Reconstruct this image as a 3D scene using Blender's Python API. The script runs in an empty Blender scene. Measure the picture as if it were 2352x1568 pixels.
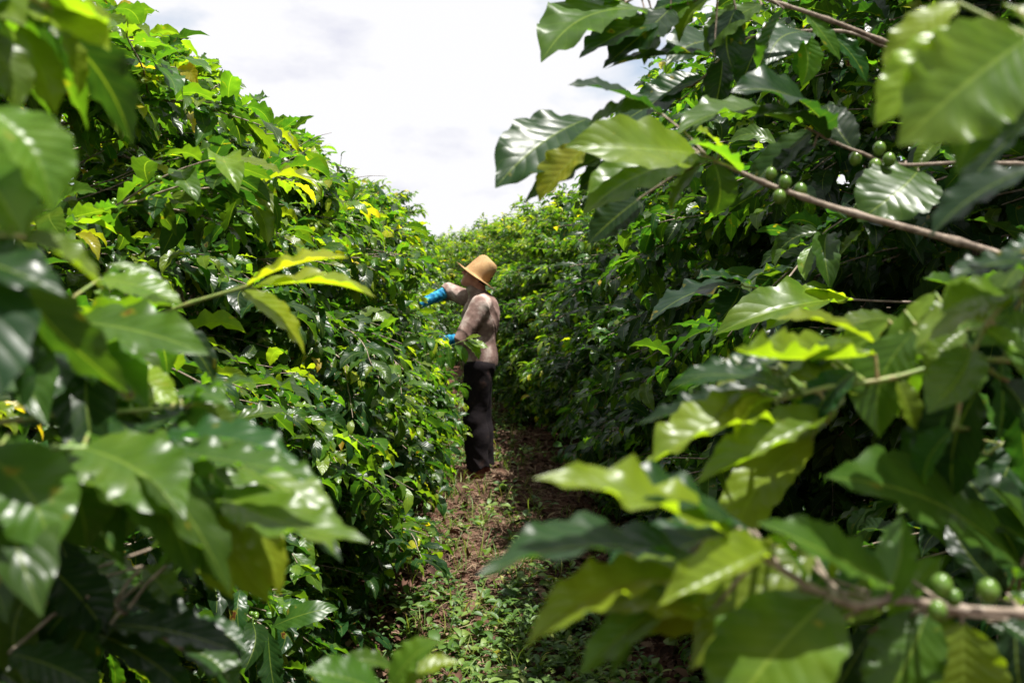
import bpy, math, random
import numpy as np
from mathutils import Vector, Matrix
R = math.radians
scene = bpy.context.scene
C = scene.collection

# ------------------------------------------------------------------ camera
CAM_Z = 1.606
cam_d = bpy.data.cameras.new('camera'); cam = bpy.data.objects.new('camera', cam_d); C.objects.link(cam)
cam.location = (0, 0, CAM_Z); cam.rotation_euler = (R(90 - 3.75), 0, R(-1.9))
cam_d.sensor_width = 36; cam_d.lens = 35; cam_d.clip_start = 0.05; cam_d.clip_end = 2000
cam_d.dof.use_dof = True; cam_d.dof.focus_distance = 2.9; cam_d.dof.aperture_fstop = 6.3
scene.camera = cam
bpy.context.view_layer.update()
CM = cam.matrix_world.copy(); CMI = CM.inverted()
FPX = 2352 * 35 / 36
def at(px, py, d):
    """pixel of the 2352x1568 view of the photo and a depth in metres -> world point"""
    return CM @ Vector(((px - 1176) / FPX * d, (784 - py) / FPX * d, -d))
def proj(p):
    q = CMI @ Vector(p)
    if q.z > -0.02: return None
    return (1176 + q.x / -q.z * FPX, 784 - q.y / -q.z * FPX, -q.z)

# ------------------------------------------------------------------ light
SUN_DIR = Vector((0.25, -0.08, 0.96)).normalized()          # towards the sun
sun_d = bpy.data.lights.new('sun', 'SUN'); sun_d.energy = 5.0; sun_d.angle = R(0.5); sun_d.color = (1.0, 0.965, 0.90)
sun = bpy.data.objects.new('sun', sun_d); C.objects.link(sun)
sun.rotation_euler = SUN_DIR.to_track_quat('Z', 'Y').to_euler()
W = bpy.data.worlds.new('World'); scene.world = W; W.use_nodes = True
nt = W.node_tree; nt.nodes.clear()
def N(nt, t, **kw):
    n = nt.nodes.new(t)
    for k, v in kw.items():
        if k in n.inputs: n.inputs[k].default_value = v
        else: setattr(n, k, v)
    return n
sky = N(nt, 'ShaderNodeTexSky'); sky.sky_type = 'NISHITA'; sky.sun_disc = False
sky.sun_elevation = math.asin(SUN_DIR.z); sky.sun_rotation = math.atan2(SUN_DIR.x, SUN_DIR.y)
bg1 = N(nt, 'ShaderNodeBackground', Strength=0.07)
nt.links.new(sky.outputs[0], bg1.inputs[0])
tc = N(nt, 'ShaderNodeTexCoord')
mp = N(nt, 'ShaderNodeMapping'); mp.inputs['Scale'].default_value = (1, 1, 2.2); mp.inputs['Location'].default_value = (3.1, 0.4, 0.7)
nt.links.new(tc.outputs['Generated'], mp.inputs[0])
nz = N(nt, 'ShaderNodeTexNoise', Scale=3.2, Detail=7.0, Roughness=0.5)
nt.links.new(mp.outputs[0], nz.inputs['Vector'])
cr = N(nt, 'ShaderNodeValToRGB'); cr.color_ramp.elements[0].position = 0.30; cr.color_ramp.elements[1].position = 0.42
nt.links.new(nz.outputs[0], cr.inputs[0])
nz2 = N(nt, 'ShaderNodeTexNoise', Scale=5.0, Detail=6.0, Roughness=0.55)
nt.links.new(mp.outputs[0], nz2.inputs['Vector'])
cr2 = N(nt, 'ShaderNodeValToRGB')
cr2.color_ramp.elements[0].position = 0.30; cr2.color_ramp.elements[0].color = (0.76, 0.77, 0.88, 1)
cr2.color_ramp.elements[1].position = 0.43; cr2.color_ramp.elements[1].color = (0.97, 0.97, 1.0, 1)
nt.links.new(nz2.outputs[0], cr2.inputs[0])
bg2 = N(nt, 'ShaderNodeBackground', Strength=0.485)
nt.links.new(cr2.outputs[0], bg2.inputs[0])
mxw = N(nt, 'ShaderNodeMixShader'); nt.links.new(cr.outputs[0], mxw.inputs[0])
nt.links.new(bg1.outputs[0], mxw.inputs[1]); nt.links.new(bg2.outputs[0], mxw.inputs[2])
wo = N(nt, 'ShaderNodeOutputWorld'); nt.links.new(mxw.outputs[0], wo.inputs[0])
scene.view_settings.view_transform = 'Standard'; scene.view_settings.look = 'None'
scene.view_settings.exposure = 1.08; scene.view_settings.gamma = 1.0
try:
    scene.cycles.max_bounces = 8; scene.cycles.transmission_bounces = 6
except Exception: pass

# ------------------------------------------------------------------ helpers
def tag(o, label=None, cat=None, group=None, kind=None):
    if label: o['label'] = label
    if cat: o['category'] = cat
    if group: o['group'] = group
    if kind: o['kind'] = kind
    return o
def empty(name, loc=(0, 0, 0), rz=0):
    o = bpy.data.objects.new(name, None); C.objects.link(o); o.location = loc; o.rotation_euler = (0, 0, rz)
    o.empty_display_size = 0.2
    return o
def link_mesh(name, me, mat, parent=None, world=True):
    o = bpy.data.objects.new(name, me); C.objects.link(o)
    if mat and not me.materials: me.materials.append(mat)
    if parent:
        o.parent = parent
        if world: o.matrix_parent_inverse = (Matrix.Translation(parent.location) @ parent.rotation_euler.to_matrix().to_4x4()).inverted()
    return o
def np_mesh(name, V, F, uv=None, attrs=None, smooth=True):
    """V (n,3); F (m,k) quads or triangles; uv per vertex; attrs: dict of per-vertex floats"""
    V = np.asarray(V, dtype=np.float32); F = np.asarray(F, dtype=np.int32)
    me = bpy.data.meshes.new(name); k = F.shape[1]
    me.vertices.add(len(V)); me.vertices.foreach_set('co', V.ravel())
    me.loops.add(F.size); me.loops.foreach_set('vertex_index', F.ravel())
    me.polygons.add(len(F)); me.polygons.foreach_set('loop_start', np.arange(0, F.size, k, dtype=np.int32))
    try: me.polygons.foreach_set('loop_total', np.full(len(F), k, dtype=np.int32))
    except Exception: pass
    me.polygons.foreach_set('use_smooth', np.full(len(F), smooth))
    if uv is not None:
        l = me.uv_layers.new(name='UVMap'); l.data.foreach_set('uv', np.asarray(uv, dtype=np.float32)[F.ravel()].ravel())
    for a, vals in (attrs or {}).items():
        at_ = me.attributes.new(a, 'FLOAT', 'POINT'); at_.data.foreach_set('value', np.asarray(vals, dtype=np.float32))
    me.update(calc_edges=True); me.validate()
    return me

# ------------------------------------------------------------------ materials
def newmat(name):
    m = bpy.data.materials.new(name); m.use_nodes = True; m.node_tree.nodes.clear(); return m, m.node_tree
def math_n(nt, op, a, b=None, c=None, clamp=False):
    n = nt.nodes.new('ShaderNodeMath'); n.operation = op; n.use_clamp = clamp
    for i, v in enumerate((a, b, c)):
        if v is None: continue
        if isinstance(v, (int, float)): n.inputs[i].default_value = v
        else: nt.links.new(v, n.inputs[i])
    return n.outputs[0]
def ramp(nt, fac, stops):
    r = nt.nodes.new('ShaderNodeValToRGB'); e = r.color_ramp.elements
    e[0].position, e[0].color = stops[0][0], (*stops[0][1], 1); e[1].position, e[1].color = stops[-1][0], (*stops[-1][1], 1)
    for p, c in stops[1:-1]:
        x = e.new(p); x.color = (*c, 1)
    nt.links.new(fac, r.inputs[0]); return r.outputs[0]
def mixc(nt, f, a, b, mode='MIX'):
    n = nt.nodes.new('ShaderNodeMix'); n.data_type = 'RGBA'; n.blend_type = mode
    for i, v in ((0, f), (6, a), (7, b)):
        if isinstance(v, (int, float)): n.inputs[i].default_value = v
        elif isinstance(v, tuple): n.inputs[i].default_value = (*v, 1)
        else: nt.links.new(v, n.inputs[i])
    return n.outputs[2]

def leaf_material():
    m, nt = newmat('coffee_leaf'); L = nt.links
    tone = N(nt, 'ShaderNodeAttribute', attribute_name='tone').outputs['Fac']
    rnd = N(nt, 'ShaderNodeAttribute', attribute_name='rnd').outputs['Fac']
    uv = N(nt, 'ShaderNodeUVMap'); uv.uv_map = 'UVMap'
    sp = N(nt, 'ShaderNodeSeparateXYZ'); L.new(uv.outputs[0], sp.inputs[0])
    U, Vv = sp.outputs[0], sp.outputs[1]
    av = math_n(nt, 'ABSOLUTE', math_n(nt, 'SUBTRACT', Vv, 0.5))            # 0 at the midrib, .5 at the margin
    tc0 = N(nt, 'ShaderNodeTexCoord'); n0 = N(nt, 'ShaderNodeTexNoise', Scale=22.0, Detail=3.0); L.new(tc0.outputs['Object'], n0.inputs['Vector'])
    tone = math_n(nt, 'ADD', tone, math_n(nt, 'MULTIPLY', math_n(nt, 'SUBTRACT', n0.outputs[0], 0.5), 0.30))
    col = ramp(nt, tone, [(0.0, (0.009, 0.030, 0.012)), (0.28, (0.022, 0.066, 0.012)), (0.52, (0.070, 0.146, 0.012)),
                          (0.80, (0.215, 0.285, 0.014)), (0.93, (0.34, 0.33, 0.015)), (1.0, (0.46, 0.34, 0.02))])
    hs = N(nt, 'ShaderNodeHueSaturation', Saturation=0.98); L.new(col, hs.inputs['Color'])
    L.new(math_n(nt, 'MULTIPLY_ADD', rnd, 0.5, 0.72), hs.inputs['Value'])
    L.new(math_n(nt, 'MULTIPLY_ADD', rnd, 0.03, 0.485), hs.inputs['Hue'])
    col = hs.outputs[0]
    # midrib and side veins
    mid = math_n(nt, 'SUBTRACT', 1.0, math_n(nt, 'MULTIPLY', av, 34.0), clamp=True)
    ph = math_n(nt, 'SUBTRACT', math_n(nt, 'MULTIPLY', U, 9.5), math_n(nt, 'MULTIPLY', av, 4.0))
    fr = math_n(nt, 'ABSOLUTE', math_n(nt, 'SUBTRACT', math_n(nt, 'FRACT', ph), 0.5))
    vein = math_n(nt, 'SUBTRACT', 1.0, math_n(nt, 'MULTIPLY', fr, 16.0), clamp=True)
    vv = math_n(nt, 'MAXIMUM', math_n(nt, 'MULTIPLY', mid, 0.75), math_n(nt, 'MULTIPLY', vein, 0.14))
    col = mixc(nt, vv, col, mixc(nt, 0.6, col, (0.30, 0.40, 0.06)))
    # brown blemishes on some leaves
    tco = N(nt, 'ShaderNodeTexCoord')
    nb = N(nt, 'ShaderNodeTexNoise', Scale=38.0, Detail=2.0); L.new(tco.outputs['Object'], nb.inputs['Vector'])
    thr = math_n(nt, 'SUBTRACT', 0.76, math_n(nt, 'MULTIPLY', math_n(nt, 'GREATER_THAN', rnd, 0.6), 0.06))
    spot = math_n(nt, 'MULTIPLY', math_n(nt, 'SUBTRACT', nb.outputs[0], thr), 28.0, clamp=True)
    halo = math_n(nt, 'MULTIPLY', math_n(nt, 'SUBTRACT', nb.outputs[0], math_n(nt, 'SUBTRACT', thr, 0.05)), 14.0, clamp=True)
    col = mixc(nt, math_n(nt, 'MULTIPLY', halo, 0.7), col, (0.32, 0.26, 0.02))
    col = mixc(nt, spot, col, (0.09, 0.03, 0.012))
    # uneven pigment
    n3 = N(nt, 'ShaderNodeTexNoise', Scale=60.0, Detail=3.0); L.new(tco.outputs['Object'], n3.inputs['Vector'])
    col = mixc(nt, 0.35, col, mixc(nt, n3.outputs[0], (0.35, 0.35, 0.35), (1.4, 1.4, 1.4)), 'MULTIPLY')
    geo = N(nt, 'ShaderNodeNewGeometry'); bf = geo.outputs['Backfacing']
    col_s = mixc(nt, math_n(nt, 'MULTIPLY', bf, 0.45), col, mixc(nt, 0.5, col, (0.13, 0.20, 0.06)))
    bs = N(nt, 'ShaderNodeBsdfPrincipled'); L.new(col_s, bs.inputs['Base Color'])
    bs.inputs['Specular IOR Level'].default_value = 0.36
    L.new(math_n(nt, 'ADD', math_n(nt, 'MULTIPLY_ADD', n3.outputs[0], 0.16, 0.25), math_n(nt, 'MULTIPLY', bf, 0.25)), bs.inputs['Roughness'])
    # quilted surface between the side veins
    hgt = math_n(nt, 'ADD', math_n(nt, 'SINE', math_n(nt, 'MULTIPLY', fr, 3.1416)), math_n(nt, 'MULTIPLY', n3.outputs[0], 0.35))
    hgt = math_n(nt, 'SUBTRACT', hgt, math_n(nt, 'MULTIPLY', mid, 0.5))
    bp = N(nt, 'ShaderNodeBump', Strength=0.14, Distance=0.003); L.new(hgt, bp.inputs['Height']); L.new(bp.outputs[0], bs.inputs['Normal'])
    tr = N(nt, 'ShaderNodeBsdfTranslucent')
    tcol = mixc(nt, 1.0, col, (2.5, 2.6, 0.6), 'MULTIPLY'); L.new(tcol, tr.inputs[0])
    ms = N(nt, 'ShaderNodeMixShader', Fac=0.50); L.new(bs.outputs[0], ms.inputs[1]); L.new(tr.outputs[0], ms.inputs[2])
    ou = N(nt, 'ShaderNodeOutputMaterial'); L.new(ms.outputs[0], ou.inputs[0])
    return m
def simple(name, stops, scale=20.0, rough=0.7, bump=0.3, dist=0.003, detail=5.0, spec=0.4, coord='Object', stretch=None):
    m, nt = newmat(name); L = nt.links
    tco = N(nt, 'ShaderNodeTexCoord'); mp = N(nt, 'ShaderNodeMapping'); L.new(tco.outputs[coord], mp.inputs[0])
    if stretch: mp.inputs['Scale'].default_value = stretch
    nz = N(nt, 'ShaderNodeTexNoise', Scale=scale, Detail=detail, Roughness=0.6); L.new(mp.outputs[0], nz.inputs['Vector'])
    col = ramp(nt, nz.outputs[0], stops)
    bs = N(nt, 'ShaderNodeBsdfPrincipled', Roughness=rough); L.new(col, bs.inputs['Base Color'])
    bs.inputs['Specular IOR Level'].default_value = spec
    bp = N(nt, 'ShaderNodeBump', Strength=bump, Distance=dist); L.new(nz.outputs[0], bp.inputs['Height']); L.new(bp.outputs[0], bs.inputs['Normal'])
    ou = N(nt, 'ShaderNodeOutputMaterial'); L.new(bs.outputs[0], ou.inputs[0])
    return m
M_leaf = leaf_material()
M_bark = simple('coffee_bark', [(0.3, (0.10, 0.075, 0.055)), (0.5, (0.22, 0.17, 0.125)), (0.7, (0.36, 0.30, 0.24))], 90, 0.8, 0.5)
M_green_stem = simple('young_stem', [(0.35, (0.10, 0.18, 0.03)), (0.52, (0.20, 0.25, 0.06)), (0.68, (0.28, 0.17, 0.09))], 45, 0.5, 0.2)
M_berry = simple('green_berry', [(0.3, (0.05, 0.12, 0.015)), (0.7, (0.13, 0.21, 0.03))], 60, 0.25, 0.05, spec=0.5)
M_shirt = simple('dusty_shirt', [(0.36, (0.15, 0.092, 0.076)), (0.5, (0.25, 0.165, 0.142)), (0.62, (0.52, 0.42, 0.37))], 7, 0.9, 0.6, 0.012, spec=0.15)
M_trousers = simple('dark_trousers', [(0.35, (0.008, 0.006, 0.008)), (0.6, (0.016, 0.012, 0.013)), (0.74, (0.06, 0.034, 0.028))], 9, 0.9, 0.6, 0.012, spec=0.15)
M_shoe = simple('muddy_shoe', [(0.35, (0.14, 0.045, 0.03)), (0.65, (0.26, 0.10, 0.065))], 30, 0.8, 0.4)
M_skin = simple('skin', [(0.35, (0.44, 0.17, 0.12)), (0.65, (0.58, 0.28, 0.20))], 26, 0.5, 0.15, 0.002)
M_hair = simple('dark_hair', [(0.35, (0.010, 0.008, 0.007)), (0.65, (0.035, 0.026, 0.02))], 120, 0.6, 0.5, stretch=(1, 1, .3))
M_sleeve = simple('blue_sleeve', [(0.36, (0.005, 0.075, 0.20)), (0.50, (0.012, 0.20, 0.38)), (0.60, (0.05, 0.36, 0.52)), (0.70, (0.22, 0.58, 0.68))], 34, 0.75, 0.4, 0.004, spec=0.2)
def straw_material():
    m, nt = newmat('straw_hat'); L = nt.links
    uv = N(nt, 'ShaderNodeUVMap'); uv.uv_map = 'UVMap'
    w = N(nt, 'ShaderNodeTexWave', Scale=22.0, Distortion=0.6); w.bands_direction = 'Y'; L.new(uv.outputs[0], w.inputs[0])
    w2 = N(nt, 'ShaderNodeTexWave', Scale=40.0, Distortion=0.8); w2.bands_direction = 'X'; L.new(uv.outputs[0], w2.inputs[0])
    h = math_n(nt, 'MULTIPLY', w.outputs['Fac'], w2.outputs['Fac'])
    nz = N(nt, 'ShaderNodeTexNoise', Scale=12.0, Detail=4.0); tco = N(nt, 'ShaderNodeTexCoord'); L.new(tco.outputs['Object'], nz.inputs[0])
    col = ramp(nt, nz.outputs[0], [(0.3, (0.30, 0.16, 0.06)), (0.5, (0.42, 0.25, 0.10)), (0.7, (0.54, 0.36, 0.17))])
    col = mixc(nt, math_n(nt, 'MULTIPLY', h, 0.35), mixc(nt, 1.0, col, (0.85, 0.8, 0.72), 'MULTIPLY'), (0.74, 0.48, 0.22))
    bs = N(nt, 'ShaderNodeBsdfPrincipled', Roughness=0.7); L.new(col, bs.inputs['Base Color'])
    bp = N(nt, 'ShaderNodeBump', Strength=0.5, Distance=0.002); L.new(h, bp.inputs['Height']); L.new(bp.outputs[0], bs.inputs['Normal'])
    ou = N(nt, 'ShaderNodeOutputMaterial'); L.new(bs.outputs[0], ou.inputs[0]); return m
M_straw = straw_material()
def ground_material():
    m, nt = newmat('red_soil'); L = nt.links
    tco = N(nt, 'ShaderNodeTexCoord')
    a = N(nt, 'ShaderNodeTexNoise', Scale=1.6, Detail=6.0, Roughness=0.65); L.new(tco.outputs['Object'], a.inputs[0])
    b = N(nt, 'ShaderNodeTexNoise', Scale=42.0, Detail=6.0, Roughness=0.7); L.new(tco.outputs['Object'], b.inputs[0])
    v = N(nt, 'ShaderNodeTexVoronoi', Scale=55.0); L.new(tco.outputs['Object'], v.inputs[0])
    col = ramp(nt, a.outputs[0], [(0.32, (0.040, 0.019, 0.013)), (0.52, (0.085, 0.036, 0.023)), (0.7, (0.12, 0.064, 0.042))])
    col2 = ramp(nt, b.outputs[0], [(0.3, (0.035, 0.017, 0.013)), (0.55, (0.12, 0.055, 0.036)), (0.72, (0.25, 0.16, 0.11))])
    col = mixc(nt, 0.6, col, col2)
    bs = N(nt, 'ShaderNodeBsdfPrincipled', Roughness=0.95); L.new(col, bs.inputs['Base Color']); bs.inputs['Specular IOR Level'].default_value = 0.15
    h = math_n(nt, 'ADD', b.outputs[0], math_n(nt, 'MULTIPLY', v.outputs[0], 0.6))
    bp = N(nt, 'ShaderNodeBump', Strength=0.9, Distance=0.02); L.new(h, bp.inputs['Height']); L.new(bp.outputs[0], bs.inputs['Normal'])
    ou = N(nt, 'ShaderNodeOutputMaterial'); L.new(bs.outputs[0], ou.inputs[0]); return m
M_soil = ground_material()
def weed_material():
    m, nt = newmat('weed_leaf'); L = nt.links
    tone = N(nt, 'ShaderNodeAttribute', attribute_name='tone').outputs['Fac']
    tc0 = N(nt, 'ShaderNodeTexCoord'); n0 = N(nt, 'ShaderNodeTexNoise', Scale=22.0, Detail=3.0); L.new(tc0.outputs['Object'], n0.inputs['Vector'])
    tone = math_n(nt, 'ADD', tone, math_n(nt, 'MULTIPLY', math_n(nt, 'SUBTRACT', n0.outputs[0], 0.5), 0.30))
    col = ramp(nt, tone, [(0.0, (0.03, 0.08, 0.015)), (0.5, (0.08, 0.16, 0.026)), (0.85, (0.16, 0.24, 0.042)), (1.0, (0.30, 0.30, 0.08))])
    bs = N(nt, 'ShaderNodeBsdfPrincipled', Roughness=0.5); L.new(col, bs.inputs['Base Color'])
    tr = N(nt, 'ShaderNodeBsdfTranslucent'); L.new(mixc(nt, 1.0, col, (1.8, 1.7, 0.8), 'MULTIPLY'), tr.inputs[0])
    ms = N(nt, 'ShaderNodeMixShader', Fac=0.35); L.new(bs.outputs[0], ms.inputs[1]); L.new(tr.outputs[0], ms.inputs[2])
    ou = N(nt, 'ShaderNodeOutputMaterial'); L.new(ms.outputs[0], ou.inputs[0]); return m
M_weed = weed_material()
def attr_mat(name, stops, rough=0.85):
    m, nt = newmat(name); L = nt.links
    tone = N(nt, 'ShaderNodeAttribute', attribute_name='tone').outputs['Fac']
    bs = N(nt, 'ShaderNodeBsdfPrincipled', Roughness=rough); L.new(ramp(nt, tone, stops), bs.inputs['Base Color'])
    bs.inputs['Specular IOR Level'].default_value = 0.2
    ou = N(nt, 'ShaderNodeOutputMaterial'); L.new(bs.outputs[0], ou.inputs[0]); return m
M_litter = attr_mat('dead_leaf', [(0, (0.030, 0.015, 0.011)), (0.5, (0.075, 0.036, 0.024)), (0.85, (0.14, 0.080, 0.052)), (1, (0.26, 0.18, 0.12))])
M_hay = attr_mat('dry_stalk', [(0, (0.07, 0.040, 0.026)), (0.5, (0.18, 0.115, 0.072)), (1, (0.40, 0.29, 0.19))])

# ------------------------------------------------------------------ leaves
def leaf_template(nu, nv, rng, arch=None, wave=None, fold=None, twist=None, nwave=None, width=0.40, edge=0.045):
    """a coffee leaf: base at 0, tip at x=1, midrib on y=0; returns verts, uv, quads"""
    arch = rng.uniform(0.4, 1.5) if arch is None else arch
    wave = rng.uniform(0.05, 0.10) if wave is None else wave
    fold = rng.uniform(0.05, 0.5) if fold is None else fold
    twist = rng.uniform(-0.5, 0.5) if twist is None else twist
    nwave = rng.uniform(3.4, 5.4) if nwave is None else nwave
    side = rng.uniform(-0.12, 0.12)
    p1, p2 = rng.uniform(0, 6.28), rng.uniform(0, 6.28)
    us = np.linspace(0, 1, nu + 1); vs = np.linspace(-1, 1, nv + 1)
    w = np.sin(np.pi * us ** 0.92) ** 0.66
    w = w * (1 - 0.62 * np.clip((us - 0.76) / 0.24, 0, 1) ** 1.3) * width * 0.5
    w[0] = 0.012; w[-1] = 0.003
    if nu > 6: w[1] = min(w[1], 0.05)
    ang = arch * (0.35 - us ** 1.3); du = np.gradient(us)
    X = np.concatenate([[0], np.cumsum(np.cos((ang[1:] + ang[:-1]) / 2) * np.diff(us))])
    Z = np.concatenate([[0], np.cumsum(np.sin((ang[1:] + ang[:-1]) / 2) * np.diff(us))])
    V = []; UV = []
    for i, u in enumerate(us):
        env = math.sin(math.pi * min(1, u * 1.02)) ** 0.5 if 0 < u < 1 else 0
        for v in vs:
            p = p1 if v < 0 else p2
            rip = wave * 0.8 * env * abs(v) ** 2.2 * (math.sin(nwave * 6.283 * u + p) * (0.65 + 0.35 * math.sin(9 * u + p2)) + 0.25 * math.sin(nwave * 14.3 * u + 2 * p1))
            y = v * w[i] * math.cos(fold * 0.8) * (1 + edge * math.sin(nwave * 9.0 * u + p + 1.3) * abs(v))
            z = abs(v) * w[i] * math.sin(fold) + rip
            t = twist * u
            y, z = y * math.cos(t) - z * math.sin(t), y * math.sin(t) + z * math.cos(t)
            n = (-math.sin(ang[i]), math.cos(ang[i]))
            V.append((X[i] + z * n[0], y + side * math.sin(math.pi * u), Z[i] + z * n[1])); UV.append((u, 0.5 + v * 0.5))
    V = np.array(V); a = math.atan2(Z[-1], X[-1]); L = math.hypot(X[-1], Z[-1])
    x = (V[:, 0] * math.cos(a) + V[:, 2] * math.sin(a)) / L; z = (-V[:, 0] * math.sin(a) + V[:, 2] * math.cos(a)) / L
    V = np.stack([x, V[:, 1], z], 1)
    F = [(i * (nv + 1) + j, (i + 1) * (nv + 1) + j, (i + 1) * (nv + 1) + j + 1, i * (nv + 1) + j + 1) for i in range(nu) for j in range(nv)]
    return V, np.array(UV), np.array(F)
class LeafSet:
    def __init__(s): s.V = []; s.F = []; s.UV = []; s.T = []; s.Rn = []; s.n = 0
    def add(s, tmpl, P, D, Nn, Ln, Wd, tone, rnd):
        """many leaves from one template: P base (k,3), D direction, Nn normal, Ln length, Wd width factor"""
        V, UV, F = tmpl; k = len(P)
        if k == 0: return
        P = np.asarray(P, float); D = np.asarray(D, float); Nn = np.asarray(Nn, float)
        D = D / np.linalg.norm(D, axis=1, keepdims=True)
        Y = np.cross(Nn, D); Y /= np.maximum(np.linalg.norm(Y, axis=1, keepdims=True), 1e-6); Z = np.cross(D, Y)
        Ln = np.asarray(Ln, float)[:, None]; Wd = np.asarray(Wd, float)[:, None]
        out = P[:, None, :] + V[None, :, 0, None] * (D * Ln)[:, None, :] + V[None, :, 1, None] * (Y * Ln * Wd)[:, None, :] + V[None, :, 2, None] * (Z * Ln)[:, None, :]
        nv = len(V)
        s.V.append(out.reshape(-1, 3)); s.UV.append(np.tile(UV, (k, 1)))
        s.F.append((F[None] + (s.n + np.arange(k) * nv)[:, None, None]).reshape(-1, 4))
        s.T.append(np.repeat(tone, nv)); s.Rn.append(np.repeat(rnd, nv)); s.n += nv * k
    def mesh(s, name):
        return np_mesh(name, np.concatenate(s.V), np.concatenate(s.F), np.concatenate(s.UV), {'tone': np.concatenate(s.T), 'rnd': np.concatenate(s.Rn)})
class TubeSet:
    def __init__(s, sides=5): s.V = []; s.F = []; s.n = 0; s.k = sides
    def add(s, pts, radii, ring=None):
        k = s.k; pts = [Vector(p) for p in pts]; base = s.n
        for i, p in enumerate(pts):
            t = (pts[min(i + 1, len(pts) - 1)] - pts[max(i - 1, 0)]).normalized()
            a = t.cross(Vector((0, 0, 1))); a = a.normalized() if a.length > 0.05 else t.cross(Vector((0, 1, 0))).normalized()
            b = t.cross(a)
            for j in range(k):
                th = 6.2832 * j / k; s.V.append(tuple(p + (a * math.cos(th) + b * math.sin(th)) * radii[i]))
        for i in range(len(pts) - 1):
            for j in range(k):
                s.F.append((base + i * k + j, base + i * k + (j + 1) % k, base + (i + 1) * k + (j + 1) % k, base + (i + 1) * k + j))
        s.n += len(pts) * k
    def mesh(s, name): return np_mesh(name, s.V, s.F)
def sphere_arrays(nu=8, nv=6):
    V = []; F = []
    for i in range(nv + 1):
        for j in range(nu):
            a = math.pi * i / nv; b = 6.2832 * j / nu; V.append((math.sin(a) * math.cos(b), math.sin(a) * math.sin(b), math.cos(a)))
    for i in range(nv):
        for j in range(nu): F.append((i * nu + j, i * nu + (j + 1) % nu, (i + 1) * nu + (j + 1) % nu, (i + 1) * nu + j))
    return np.array(V), np.array(F)
SV, SF = sphere_arrays()
rng0 = random.Random(5)
LOD = {0: [leaf_template(14, 6, rng0) for _ in range(8)], 1: [leaf_template(9, 4, rng0) for _ in range(8)],
       2: [leaf_template(5, 2, rng0, wave=0.05) for _ in range(6)], 3: [leaf_template(3, 2, rng0, wave=0.03) for _ in range(4)]}

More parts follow.
